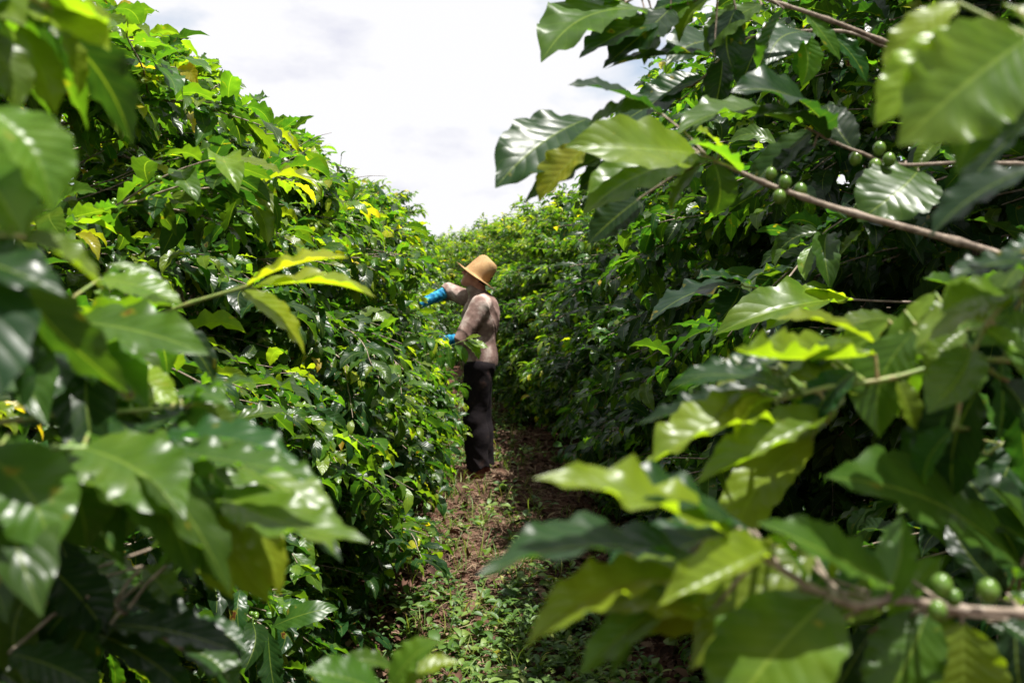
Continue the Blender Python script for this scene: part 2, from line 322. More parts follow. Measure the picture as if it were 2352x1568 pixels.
# ------------------------------------------------------------------ the coffee trees
def coffee_tree_meshes(seed, H=2.75, spread=1.15, lod=1, keep=None, dens=1.0, yellow=0.5, berries=True, leaf_len=0.105):
    """local coordinates, trunk base at the origin. keep(Vector)->bool prunes shoots"""
    rng = random.Random(seed)
    trunk = TubeSet(9); tw = TubeSet(4 if lod > 1 else 5); leaves = [[] for _ in LOD[lod]]; bl = []
    stems = []
    for k in range(rng.choice((2, 3))):
        a = rng.uniform(0, 6.28); r = rng.uniform(0.04, 0.22); hh = H * rng.uniform(0.88, 1.0)
        pts = []; 
        for i in range(10):
            t = i / 9; pts.append(Vector((math.cos(a) * r * (t ** 0.8) + rng.uniform(-.015, .015), math.sin(a) * r * (t ** 0.8) + rng.uniform(-.015, .015), hh * t)))
        trunk.add(pts, [0.032 * (1 - 0.82 * i / 9) + 0.004 for i in range(10)]); stems.append((pts, hh))
    def stem_at(s, z):
        pts, hh = s; f = max(0, min(8.999, z / hh * 9)); i = int(f); return pts[i].lerp(pts[i + 1], f - i)
    def prof(h):      # half width of the crown at relative height h
        if h < 0.12: return 0.80 + h
        if h < 0.5: return 0.92 + 0.16 * math.sin((h - .12) / .38 * 1.57)
        if lod >= 2: return 1.08 * max(0.0, 1 - (max(0, h - 0.38) / 0.66) ** 2) ** 0.9
        return 1.08 * math.sqrt(max(0.0, 1 - ((h - 0.5) / 0.56) ** 2)) 
    def shoot(p, d, L, r0, leaf_from, inner, order):
        """one twig: steps along, droops, bears opposite leaves"""
        seg = 0.048; n = max(3, int(L / seg)); pts = [p.copy()]; q = p.copy(); d = d.normalized(); bt = rng.choice((-.06, 0, 0, .05, .16)) * (0.4 + yellow)
        for i in range(n):
            t = (i + 1) / n
            d = (d + Vector((rng.gauss(0, .05), rng.gauss(0, .05), rng.gauss(0, .03) - 0.035 - (0.02 if order == 1 else 0.0)))).normalized()
            q = q + d * seg
            if keep and not keep(q): break
            if q.z < 0.06: break
            pts.append(q.copy())
            if t > leaf_from:
                side = d.cross(Vector((0, 0, 1)))
                side = side.normalized() if side.length > 0.1 else Vector((1, 0, 0))
                up = side.cross(d).normalized()
                roll = rng.gauss(0, 0.5)
                s2 = (side * math.cos(roll) + up * math.sin(roll)); u2 = (up * math.cos(roll) - side * math.sin(roll))
                tip = i >= n - 1
                for sg in (-1, 1):
                    if rng.random() > (0.92 if t > 0.4 else 0.62): continue
                    a = rng.gauss(0.95, 0.25) * (0.55 if tip else 1)
                    ld = d * math.cos(a) + s2 * sg * math.sin(a) + Vector((0, 0, -1)) * abs(rng.gauss(0.35, 0.35))
                    nn = u2 + Vector((rng.gauss(0, .3), rng.gauss(0, .3), 0.55 + rng.gauss(0, .2)))
                    ll = rng.gauss(leaf_len, 0.018) * (0.68 if tip else 1)
                    young = max(0, t - 0.55) / 0.45
                    tone = 0.02 + bt * (0.4 + 0.6 * t) + yellow * 0.30 * max(0, q.z / H - 0.45) + 0.18 * rng.random() + (0.42 * young * rng.uniform(0.4, 1.2) if order > 0 or t > .8 else 0.1) + yellow * 0.12 * rng.random()
                    if rng.random() < 0.005: tone = rng.uniform(0.85, 1.0)
                    tone = max(0.0, tone)
                    lp = q + ld.normalized() * 0.008
                    leaves[rng.randrange(len(leaves))].append((lp, ld, nn, max(0.05, ll), rng.uniform(0.88, 1.12), min(1, tone), rng.random()))
                if berries and rng.random() < 0.28 and 0.2 < t < 0.75:
                    for _ in range(rng.randrange(2, 6)):
                        bl.append(q + Vector((rng.uniform(-.014, .014), rng.uniform(-.014, .014), rng.uniform(-.012, .014))))
        if len(pts) > 1:
            m = len(pts); tw.add(pts, [r0 * (1 - 0.6 * i / m) for i in range(m)])
        return pts
    nlat = int(86 * dens)
    for k in range(nlat):
        h = 0.10 + 0.90 * ((k + rng.random()) / nlat) ** 0.92
        s = rng.choice(stems); z = h * s[1] * 0.985; p = stem_at(s, z)
        a = rng.uniform(0, 6.28) if not keep else k * 2.39996 + rng.uniform(-.4, .4)
        L = spread * prof(h) * rng.uniform(0.78, 1.06)
        L = max(0.18, L)
        el = 0.18 + 0.9 * max(0, h - 0.55) * 2 + rng.gauss(0, 0.12)
        d = Vector((math.cos(a) * math.cos(el), math.sin(a) * math.cos(el), math.sin(el)))
        pts = shoot(p, d, L, 0.0042, 0.35, 0, 0)
        m = len(pts)
        if m < 5: continue
        nsec = int(L * rng.uniform(8.0, 11.5))
        for _ in range(nsec):
            i = rng.randrange(int(m * 0.28), m - 1); dd = (pts[i + 1] - pts[i]).normalized()
            sd = dd.cross(Vector((0, 0, 1))).normalized() * rng.choice((-1, 1))
            nd = dd * rng.uniform(0.6, 1.1) + sd * rng.uniform(0.4, 1.0) + Vector((0, 0, rng.uniform(-0.1, 0.45)))
            shoot(pts[i], nd, rng.uniform(0.18, 0.42), 0.0026, 0.12, 0, 1)
    ls = LeafSet()
    for t, lst in zip(LOD[lod], leaves):
        if lst:
            z = list(zip(*lst)); ls.add(t, [tuple(v) for v in z[0]], [tuple(v) for v in z[1]], [tuple(v) for v in z[2]], z[3], z[4], np.array(z[5]), np.array(z[6]))
    out = {'trunk': trunk.mesh('trunk'), 'twigs': tw.mesh('twigs'), 'crown': ls.mesh('crown')}
    if berries and bl:
        bv = np.array([tuple(b) for b in bl]); rr = np.array([rng.uniform(0.0045, 0.0075) for _ in bl])
        V = bv[:, None, :] + SV[None] * rr[:, None, None]; F = (SF[None] + (np.arange(len(bl)) * len(SV))[:, None, None]).reshape(-1, 4)
        out['berries'] = np_mesh('berries', V.reshape(-1, 3), F)
    return out
MATS = {'trunk': M_bark, 'twigs': M_bark, 'crown': M_leaf, 'berries': M_berry}
def make_tree(meshes, loc, rz, label, group, sc=1.0):
    t = empty('coffee_tree', loc, rz); t.scale = (sc, sc, sc)
    tag(t, label, 'coffee tree', group)
    for k in ('trunk', 'twigs', 'crown', 'berries'):
        if k in meshes:
            o = link_mesh(k, meshes[k], MATS[k], t, world=False)
            if k == 'berries': o['kind'] = 'stuff'
    return t
def xc(y): return -0.0052 * max(0, y - 6) ** 2

MAN_Y = 7.8
def keep_for(loc, rowside):
    loc = Vector(loc)
    def keep(q):
        p = loc + q
        if rowside > 0:
            edge = 0.52 + 0.20 * max(0, min(1, (6.5 - p.y) / 1.5)) * (p.z < 1.0) + 0.45 * max(0, p.z - 1.7)
        elif p.y < 3.0: edge = 0.44
        elif p.y > 6.2: edge = 0.10 if 0.35 < p.z < 1.6 else 0.34
        else:
            edge = 0.20 if 0.45 < p.z < 1.5 else (0.30 + 0.25 * max(0, min(1, (5.4 - p.y) / 0.8)) * (p.z < 0.5) + 0.25 * max(0, p.z - 1.7))
        if abs(p.x - xc(p.y)) < edge and p.y > -1:
            lat = abs(p.x - xc(p.y))
            # a few shoots may reach into the path, low ones less
            if not (lat > edge - 0.16 and (hash((round(p.x * 9), round(p.y * 5), round(p.z * 7))) % 5 == 0)): return False
        if p.z < 0.35 and abs(p.x - xc(p.y)) < (0.66 if rowside > 0 else 0.42): return False
        s = proj(p)
        if s:
            x, y, d = s
            lim = (0.95 if (x < 420 or x > 1880) and y > 560 else 1.35 if (x < 620 or x > 1600) else 2.1)
            if x > 1500 and y <= 560: lim = 1.5
            if -150 < x < 2500 and -150 < y < 1720 and d < lim: return False
            if d < 0.7: 
                if (p - Vector((0, 0, CAM_Z))).length < 0.8: return False
            # the open sky between the rows
            if y < 634 and d < 12:
                if rowside < 0 and x > 60 and y < np.interp(x, [60, 230, 330, 430, 520, 560, 600, 640, 700, 740, 780, 840, 900, 950, 980], [-60, 40, 85, 150, 205, 250, 295, 305, 335, 405, 450, 440, 450, 500, 560]) + 16 * math.sin(p.x * 23 + p.z * 31): return False
                if rowside > 0 and y < 250 - 0.9 * (x - 1330) : return False
                if rowside > 0 and x < 1130 + 0.0 * y and y > 200: return False
            # the worker stays in view
            if 1075 < x < 1290 - 0 and 560 < y < 1120 and d < MAN_Y and p.x < 0: return False
            if 962 < x < 1110 and 585 < y < 740 and d < MAN_Y: return False
            if x > 1018 and 1040 < y < 1130 and d < MAN_Y and p.x < 0: return False
            if x > 1000 and 700 < y < 815 and d < MAN_Y and p.x < 0: return False
        elif p.length < 0: return False
        if (p - Vector((0, 0, CAM_Z))).length < 0.7: return False
        if p.y < 1.75 and p.z > 1.75 and abs(p.x) < 1.15: return False
        return True
    return keep

ORD = ['nearest', 'second', 'third', 'fourth', 'fifth', 'sixth', 'seventh']
LEFT_LABELS = ['coffee tree nearest the camera in the left row, with blurred leaves at the left edge',
  'second coffee tree in the left row, its tall top against the sky at upper left',
  'third coffee tree in the left row, with sunlit yellow green shoots over a dark hollow',
  'fourth coffee tree in the left row, sloping down behind the second and third',
  'fifth coffee tree in the left row, low branches hanging over the soil',
  'sixth coffee tree in the left row, its side just in front of the worker']
RIGHT_LABELS = ['coffee tree nearest the camera in the right row, with blurred leaves at the lower right',
  'second coffee tree in the right row, whose berry branches reach toward the sky',
  'third coffee tree in the right row, dark and shaded behind the berry branches',
  'fourth coffee tree in the right row, dark green and shaded beside the path',
  'fifth coffee tree in the right row, a dense wall of dark leaves',
  'sixth coffee tree in the right row, standing just nearer than the worker']
NEAR = {}
SP = 1.25
for side, labels, grp, seed0 in ((-1, LEFT_LABELS, 'coffee trees of the left row', 100), (1, RIGHT_LABELS, 'coffee trees of the right row', 200)):
    for i in range(6):
        y = 0.55 + SP * i + (0.35 if side > 0 else 0.0); x = (-1.50 if i < 3 else -1.32) + xc(y) if side < 0 else 1.72 + xc(y)
        loc = (x, y, 0.0)
        lod = 0 if i < 3 else 1
        H = {(-1, 1): 2.68, (-1, 2): 2.52, (-1, 3): 2.46, (-1, 4): 2.48, (-1, 5): 2.6, (1, 0): 3.0, (1, 1): 3.05, (1, 2): 2.95}.get((side, i), 2.75)
        ms = coffee_tree_meshes(seed0 + i, H=H, spread=1.22, lod=lod, leaf_len=(0.118, 0.116, 0.114, 0.112, 0.112, 0.110)[i], keep=keep_for(loc, side), dens=1.25, yellow=1.0 if side < 0 else 0.15)
        NEAR[(side, i)] = make_tree(ms, loc, 0, labels[i], grp)
mid = [coffee_tree_meshes(300 + i, H=2.75, spread=1.2, lod=2, dens=1.1, yellow=0.9, berries=False) for i in range(4)]
far = [coffee_tree_meshes(400 + i, H=2.7, spread=1.2, lod=3, dens=0.85, yellow=1.0, berries=False) for i in range(3)]
rngp = random.Random(11)
for side, word in ((-1, 'left'), (1, 'right')):
    for i in range(6, 23):
        y = 0.55 + SP * i + (0.35 if side > 0 else 0.0) + rngp.uniform(-.15, .15)
        x = (-1.46 if side < 0 else (1.56 if i < 7 else 1.36)) + rngp.uniform(-.06, .06) + xc(y)
        ms = (mid if i < 12 else far); ms = ms[rngp.randrange(len(ms))]
        lab = f'distant coffee tree of the {word} row farther away than the straw hat'
        if i == 6: lab = 'coffee tree in the left row beside the raised blue sleeve of the worker' if side < 0 else 'coffee tree in the right row directly behind the back of the worker'
        if i == 7: lab = 'coffee tree in the left row just above the raised arm of the worker' if side < 0 else 'coffee tree in the right row just right of the straw hat'
        cro = side < 0 and i == 10
        if cro: x += 0.30; lab = 'coffee tree with a rounded crown rising against the sky left of the low gap'
        t = make_tree({k: v for k, v in ms.items() if k != 'berries'}, (x, y, 0), rngp.uniform(0, 6.28), lab, f'coffee trees of the {word} row beyond the worker', 1.03 if cro else rngp.uniform(0.86, 0.95) if i < 12 else rngp.uniform(.88, 1.0))
for i in range(5):
    make_tree(far[i % 3], (-7.4 + i * 1.3, 29.8 + rngp.uniform(-.4, .4), 0), rngp.uniform(0, 6.28), 'distant coffee tree closing off the far end of the path', 'coffee trees at the end of the path', rngp.uniform(0.90, 1.0))


# ------------------------------------------------------------------ shoots of the two nearest trees, close to the lens
rngf = random.Random(77)
def ln_depth(p): return -(CMI @ p).z
def shoot_part(tree, name, label, stem, r0, r1, leaves, berries=(), mat=None, fill=True):
    """stem: points; leaves: (base, tip, width ratio, normal, tone, kw)"""
    ts = TubeSet(8); m = len(stem)
    # resample the stem smoothly
    P = [Vector(p) for p in stem]; fine = []
    for i in range(m - 1):
        p0, p1, p2, p3 = P[max(0, i - 1)], P[i], P[i + 1], P[min(m - 1, i + 2)]
        for k in range(6):
            t = k / 6; fine.append(0.5 * ((2 * p1) + (p2 - p0) * t + (2 * p0 - 5 * p1 + 4 * p2 - p3) * t * t + (3 * p1 - p0 - 3 * p2 + p3) * t ** 3))
    fine.append(P[-1]); n = len(fine)
    ts.add(fine, [(r0 + (r1 - r0) * i / (n - 1)) * (1.35 if i % 6 == 0 and 0 < i < n - 1 else 1.0) for i in range(n)])
    ls = LeafSet()
    for L in leaves:
        b, t, wd, nn, tone = L[:5]; kw = L[5] if len(L) > 5 else {}
        b = Vector(b); t = Vector(t); ln = (t - b).length
        args = dict(edge=.045, nwave=rngf.uniform(3.6, 5.2), arch=rngf.uniform(0.3, 0.9), wave=rngf.uniform(0.03, 0.055), fold=rngf.uniform(0.1, 0.45), twist=rngf.uniform(-.35, .35), width=wd); args.update(kw)
        tm = leaf_template(26, 10, rngf, **args)
        ls.add(tm, [tuple(b)], [tuple(t - b)], [tuple(nn)], [ln], [1.0], np.array([tone]), np.array([kw and 0.5 or rngf.random()]))
        if 0.4 < ln_depth(b) < 1.0 and proj(b):
            for rpt in range(2 if rngf.random() < .5 else 1):
                away = (b - CAMP).normalized(); side_ = (t - b).normalized().cross(away).normalized()
                b2 = b + away * rngf.uniform(.02, .09) + side_ * rngf.uniform(-.03, .03) - (t - b) * rngf.uniform(0, .25)
                d2 = (t - b).normalized() + side_ * rngf.uniform(-.45, .45) + Vector((0, 0, rngf.uniform(-.35, .1))); l2 = min(.14, ln * rngf.uniform(.75, 1.05))
                e2 = b2 + d2.normalized() * l2; s2 = proj(e2)
                if not s2 or 900 < s2[0] < 1330 or (s2[1] < 600 and 260 < s2[0] < 1700): continue
                ls.add(leaf_template(24, 8, rngf, edge=.045, arch=rngf.uniform(.3, .9), wave=rngf.uniform(.03, .055), fold=rngf.uniform(.1, .45), twist=rngf.uniform(-.3, .3), width=rngf.uniform(.36, .46)),
                       [tuple(b2)], [tuple(d2)], [tuple(Vector(nn) + Vector((rngf.gauss(0, .25), rngf.gauss(0, .2), rngf.gauss(0, .2))))], [l2], [1.0], np.array([max(.08, min(.75, tone + rngf.uniform(-.15, .15)))]), np.array([rngf.random()]))
                q2 = min(fine, key=lambda p: (p - b2).length)
                if .002 < (q2 - b2).length < .12: ts.add([q2, q2.lerp(b2, .5), b2], [.0016, .0013, .0012])
        # petiole down to the nearest stem point
        q = min(fine, key=lambda p: (p - b).length)
        if 0.002 < (q - b).length < 0.11:
            mid_ = q.lerp(b, 0.5) + Vector((0, 0, 0.004)); ts.add([q, mid_, b, b.lerp(t, 0.06)], [0.0017, 0.0014, 0.0014, 0.0008])
    if fill:
        k_ = 2
        while k_ < n - 3:
            q = fine[k_]; s_ = proj(q)
            if s_ and s_[0] < 380:
                dd = (fine[k_ + 1] - fine[k_ - 1]).normalized(); sd = dd.cross(UPV).normalized()
                for sg in (-1, 1):
                    dr = dd * rngf.uniform(.1, .7) + sd * sg * rngf.uniform(.4, 1) + Vector((0, 0, -rngf.uniform(.3, 1.1))); ln = rngf.uniform(.10, .135)
                    nn = Vector((rngf.gauss(0, .35), -0.35 + rngf.gauss(0, .3), 1)); b = q + dr.normalized() * .008
                    ls.add(leaf_template(22, 8, rngf, arch=rngf.uniform(.4, 1.1), wave=rngf.uniform(.03, .05)), [tuple(b)], [tuple(dr)], [tuple(nn)], [ln], [1.0], np.array([rngf.uniform(.12, .5)]), np.array([rngf.random() * .8]))
            k_ += 5
    me = ts.mesh('branch'); o = link_mesh('branch', me, mat or M_bark, tree); tag(o, label)
    if ls.n:
        lo = link_mesh('leaves', ls.mesh('leaves'), M_leaf, o); lo.matrix_parent_inverse = o.matrix_parent_inverse.inverted() if False else Matrix.Identity(4)
        lo.matrix_parent_inverse = (o.parent.matrix_basis @ o.matrix_parent_inverse).inverted()
    for (p, r) in berries:
        V = SVH * np.array([r, r, r * 1.18]) * .9 + np.array(tuple(p)); bo = link_mesh('coffee_berry', np_mesh('coffee_berry', V, SFH), M_berry, o)
        bo.matrix_parent_inverse = (o.parent.matrix_basis @ o.matrix_parent_inverse).inverted()
    return o
SVH, SFH = sphere_arrays(16, 10)
UPV = Vector((0, 0, 1)); CAMP = Vector((0, 0, CAM_Z))
def LF(bx, by, bd, tx, ty, td, wd, f, tone, **kw):
    """leaf seen from base pixel to tip pixel; f: 1 broadside to the viewer .. 0 lying flat with its top up; negative shows the underside"""
    b = at(bx, by, bd); t = at(tx, ty, td); c = (CAMP - b).normalized(); d = (t - b).normalized()
    upn = (UPV - d * UPV.dot(d)).normalized()
    cn = (c - d * c.dot(d)).normalized()
    raw = kw.pop('raw', None)
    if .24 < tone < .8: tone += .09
    wd *= 1 + .28 * abs(f); f *= .60
    if raw is not None: f = raw
    n = (cn * f + upn * (1 - abs(f))).normalized()
    return (b, t, wd, n, tone, kw)
LT = NEAR[(-1, 0)]; RT = NEAR[(1, 0)]; RT2 = NEAR[(1, 1)]; LT2 = NEAR[(-1, 1)]

# left: yellow-green shoot pointing to the path
d = 1.05
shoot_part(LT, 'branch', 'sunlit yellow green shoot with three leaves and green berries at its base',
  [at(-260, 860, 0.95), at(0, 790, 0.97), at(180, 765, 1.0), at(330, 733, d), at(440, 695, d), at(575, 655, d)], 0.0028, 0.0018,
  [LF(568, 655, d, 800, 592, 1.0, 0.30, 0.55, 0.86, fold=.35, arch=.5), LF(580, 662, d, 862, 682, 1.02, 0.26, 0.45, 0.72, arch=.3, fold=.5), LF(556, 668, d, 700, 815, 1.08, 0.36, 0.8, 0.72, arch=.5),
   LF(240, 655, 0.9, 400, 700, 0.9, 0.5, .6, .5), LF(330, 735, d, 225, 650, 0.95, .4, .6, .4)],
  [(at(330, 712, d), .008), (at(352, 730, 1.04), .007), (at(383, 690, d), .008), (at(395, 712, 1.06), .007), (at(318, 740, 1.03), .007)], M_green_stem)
# left: top corner
d = 0.66
shoot_part(LT, 'branch', 'hanging yellow green shoot at the top left corner',
  [at(-300, -60, .7), at(-100, -40, .68), at(40, -15, d), at(110, 20, d)], 0.0026, 0.0017,
  [LF(20, 20, d, 252, 118, .64, .46, .55, .62), LF(45, 60, d, 128, 262, .67, .40, .9, .66), LF(120, 40, d, 178, 226, .68, .34, .9, .80),
   LF(-60, 60, .62, 34, 262, .62, .44, .8, .50), LF(60, 0, d, 220, -90, .66, .42, .5, .55), LF(-90, -20, .66, 60, 60, .60, .4, .7, .52), LF(110, 10, d, 232, 40, .62, .4, -.5, .55)], (), M_green_stem)
# left: edge, very close
d = 0.56
shoot_part(LT, 'branch', 'very blurred shoot with large glossy leaves at the left edge',
  [at(-420, 620, .66), at(-200, 560, .6), at(-40, 540, d), at(60, 545, d)], 0.0026, 0.0017,
  [LF(-30, 250, d, 118, 492, d, .50, .85, .50), LF(-130, 300, .6, 60, 560, .56, .5, .8, .45), LF(-150, 570, d, 150, 680, .54, .42, .45, .22, wave=.06), LF(30, 540, d, 240, 668, .58, .46, .6, .52),
   LF(-60, 690, .58, 120, 820, .6, .44, .5, .30), LF(60, 545, d, 130, 470, d, .4, .7, .5)], (), M_green_stem)
# left: middle group
d = 0.80
shoot_part(LT, 'branch', 'blurred bright shoot under the yellow green one',
  [at(-260, 800, .82), at(-20, 760, d), at(110, 745, d), at(220, 790, d), at(340, 880, d)], 0.0025, 0.0016,
  [LF(150, 738, d, 480, 815, .76, .36, .55, .40, arch=.5), LF(110, 790, d, 340, 935, .78, .44, .75, .38), LF(270, 840, d, 410, 925, .8, .50, .8, .66), LF(215, 850, d, 330, 1000, .8, .5, .9, .45),
   LF(330, 880, d, 300, 1030, .82, .45, .9, .50), LF(150, 745, d, 130, 700, .78, .4, .5, .5), LF(230, 640, .9, 420, 700, .9, .42, .6, .52), LF(20, 760, d, 160, 850, .8, .4, .5, .2)],
  (), M_green_stem)
# left: wavy glossy pair
d = 0.78
shoot_part(LT, 'branch', 'blurred shoot with a pair of wavy glossy leaves',
  [at(-200, 1010, .76), at(60, 960, .76), at(270, 945, .77), at(430, 935, d)], 0.0025, 0.0016,
  [LF(440, 938, d, 282, 1022, .74, .34, .35, .22, wave=.06), LF(420, 930, d, 592, 882, .76, .42, .35, .25, wave=.065), LF(430, 930, d, 560, 1060, .80, .5, .9, .42), LF(300, 935, .78, 200, 1010, .8, .4, .6, .3),
   LF(150, 950, .78, 20, 900, .78, .4, .5, .25), LF(170, 950, .78, 290, 890, .8, .42, .6, .25), LF(420, 940, d, 510, 1000, .76, .45, .8, .4)], (), M_green_stem)
# left: the large low shoot
d = 0.66
shoot_part(LT, 'branch', 'large blurred low shoot of hanging green leaves',
  [at(-380, 1080, .62), at(-160, 1040, .63), at(20, 1035, .64), at(190, 1030, d), at(370, 1050, .68), at(500, 1140, .70)], 0.0028, 0.0017,
  [LF(175, 1025, d, 425, 1192, .62, .50, .7, .42, wave=.06), LF(120, 1045, d, 198, 1262, .67, .58, .9, .34), LF(-60, 1030, .6, 122, 1278, .58, .56, .8, .40), LF(370, 1035, .68, 748, 1105, .66, .30, .35, .30, wave=.07, nwave=5),
   LF(500, 1130, .70, 848, 1245, .66, .34, .6, .48, arch=.4), LF(400, 1090, .68, 520, 1340, .7, .5, .95, .30), LF(470, 1130, .70, 618, 1385, .7, .40, .9, .62), LF(540, 1160, .70, 642, 1368, .7, .34, .9, .80),
   LF(600, 1200, .74, 785, 1290, .74, .36, .35, .22), LF(-20, 1040, .62, 70, 1120, .6, .45, .4, .25, wave=.06), LF(360, 1050, .68, 300, 1180, .7, .4, .8, .25)], (), M_green_stem)
# left: dark low shoot
d = 0.80
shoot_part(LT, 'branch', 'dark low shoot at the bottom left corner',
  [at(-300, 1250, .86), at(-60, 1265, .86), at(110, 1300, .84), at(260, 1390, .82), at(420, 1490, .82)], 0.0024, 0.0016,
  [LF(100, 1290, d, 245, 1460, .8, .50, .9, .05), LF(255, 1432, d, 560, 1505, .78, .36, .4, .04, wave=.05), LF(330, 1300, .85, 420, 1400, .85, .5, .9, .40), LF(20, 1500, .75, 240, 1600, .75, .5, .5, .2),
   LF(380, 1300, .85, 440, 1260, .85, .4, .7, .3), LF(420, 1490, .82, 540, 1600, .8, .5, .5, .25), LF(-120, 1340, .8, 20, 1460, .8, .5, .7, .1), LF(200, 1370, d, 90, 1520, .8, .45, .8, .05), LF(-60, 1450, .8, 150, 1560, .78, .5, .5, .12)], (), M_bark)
# bottom centre
d = 0.72
shoot_part(LT, 'branch', 'leafy shoot rising from the bottom edge of the picture',
  [at(500, 1760, .70), at(700, 1700, .7), at(860, 1640, d), at(900, 1575, d)], 0.0026, 0.0017,
  [LF(895, 1580, d, 1015, 1470, .72, .55, .7, .45), LF(905, 1590, d, 1060, 1520, .74, .4, .6, .62), LF(880, 1590, d, 700, 1540, .7, .5, .6, .32), LF(860, 1640, d, 1080, 1600, .74, .4, .5, .3)], (), M_green_stem)

# right: main berry branch
RT_ = RT
shoot_part(RT, 'branch', 'long brown berry branch crossing the upper right with a leafy tip',
  [at(2760, 760, 1.0), at(2540, 680, 1.03), at(2352, 604, 1.06), at(2200, 555, 1.1), at(1960, 490, 1.14), at(1850, 455, 1.16), at(1750, 418, 1.17), at(1690, 390, 1.18), at(1630, 365, 1.18)], 0.0052, 0.0022,
  [LF(1600, 352, 1.18, 1298, 338, 1.10, .40, .75, .56, arch=.6, fold=.25), LF(1520, 262, 1.25, 1305, 196, 1.2, .40, .35, .06, arch=.5), LF(1352, 272, 1.3, 1138, 432, 1.2, .42, .7, .22, wave=.05),
   LF(1345, 335, 1.2, 1238, 466, 1.2, .52, .9, .74), LF(1595, 368, 1.18, 1340, 492, 1.12, .40, .75, .48, arch=.5), LF(1470, 455, 1.2, 1350, 560, 1.2, .55, .9, .12), LF(1640, 372, 1.18, 1640, 500, 1.2, .5, .9, .25),
   LF(1610, 372, 1.18, 1540, 490, 1.2, .40, .8, .5), LF(1660, 350, 1.18, 1600, 300, 1.15, .45, .5, .66), LF(1350, 290, 1.25, 1500, 250, 1.22, .4, .6, .4), LF(1700, 395, 1.18, 1580, 330, 1.12, .4, .5, .45),
   LF(1500, 300, 1.25, 1200, 470, 1.27, .3, .7, .3), LF(1640, 365, 1.18, 1500, 420, 1.16, .4, .7, .4), LF(1420, 380, 1.25, 1330, 440, 1.26, .5, .8, .2)],
  [(at(1803, 419, 1.16), .0082), (at(1790, 452, 1.15), .0082), (at(1838, 437, 1.17), .0085), (at(1770, 400, 1.19), .008)])
shoot_part(RT, 'branch', 'upper berry branch with an arched dark leaf',
  [at(2700, 420, 1.2), at(2480, 385, 1.22), at(2330, 376, 1.25), at(2200, 374, 1.28), at(2060, 378, 1.3), at(1980, 352, 1.3), at(1920, 328, 1.3), at(1850, 292, 1.3)], 0.0028, 0.0017,
  [LF(1905, 300, 1.3, 1680, 212, 1.2, .46, .6, .10, arch=.9), LF(1850, 292, 1.3, 1550, 315, 1.2, .30, .55, .40), LF(1870, 335, 1.3, 1770, 400, 1.3, .6, .5, .06), LF(1900, 320, 1.3, 1730, 270, 1.2, .3, .4, .12),
   LF(1960, 345, 1.3, 1900, 240, 1.35, .5, .6, .1), LF(2110, 390, 1.3, 1970, 510, 1.25, .6, .9, .30), LF(1870, 300, 1.3, 1700, 460, 1.35, .4, .8, .25), LF(2080, 378, 1.3, 2100, 490, 1.3, .5, .8, .2)],
  [(at(2020, 341, 1.3), .0088), (at(2010, 381, 1.29), .009), (at(2042, 367, 1.28), .009), (at(2212, 365, 1.27), .009), (at(1965, 365, 1.31), .009), (at(2030, 395, 1.31), .008)])
# right: top shoots against the sky
d = 1.45
shoot_part(RT2, 'branch', 'top shoot of drooping leaves against the sky',
  [at(2150, 150, 1.6), at(2020, 92, 1.55), at(1900, 45, 1.5), at(1800, 12, 1.5), at(1650, -30, d), at(1500, -20, d), at(1430, 10, d)], 0.0045, 0.002,
  [LF(1480, 20, d, 1243, 144, 1.35, .46, .6, .40, arch=.7), LF(1500, 40, d, 1330, 134, 1.4, .5, .7, .12), LF(1540, 20, d, 1385, 158, 1.4, .42, .7, .15), LF(1580, 10, d, 1480, 150, d, .5, .8, .38), LF(1640, 130, d, 1388, 160, d, .32, .4, .06),
   LF(1690, 20, d, 1682, 158, d, .5, .9, .05), LF(1660, -20, d, 1560, 100, d, .45, .8, .42), LF(1750, 10, d, 1620, 130, d, .45, .8, .36), LF(1800, 20, d, 1740, 170, 1.5, .4, .8, .3), LF(1430, 10, d, 1250, -40, d, .4, .6, .3),
   LF(1430, 0, d, 1310, 60, d, .4, .5, .5), LF(1850, 30, 1.5, 1930, 140, 1.5, .4, .8, .3), LF(1600, 0, d, 1470, 90, 1.5, .45, .7, .2)], (), M_bark)
d = 1.6
shoot_part(RT2, 'branch', 'second brown branch at the top with hanging dark leaves',
  [at(2150, 170, 1.65), at(2010, 98, 1.6), at(1930, 72, 1.6), at(1800, 75, 1.6), at(1690, 100, d), at(1600, 190, d), at(1500, 210, d)], 0.0028, 0.0017,
  [LF(1620, 180, d, 1450, 250, d, .42, .6, .2), LF(1560, 200, d, 1400, 300, 1.55, .42, .7, .12), LF(1690, 100, d, 1530, 150, 1.5, .4, .5, .15), LF(1750, 85, d, 1700, 210, d, .45, .8, .1), LF(1830, 75, d, 1840, 200, d, .42, .8, .42),
   LF(1900, 75, d, 1990, 190, d, .4, .7, .2), LF(1660, 130, d, 1640, 260, d, .45, .8, .1), LF(1500, 210, d, 1430, 290, d, .4, .7, .35), LF(1780, 80, d, 1640, 20, d, .4, .5, .3), LF(1860, 75, d, 1760, 150, 1.5, .4, .6, .15)], (), M_bark)
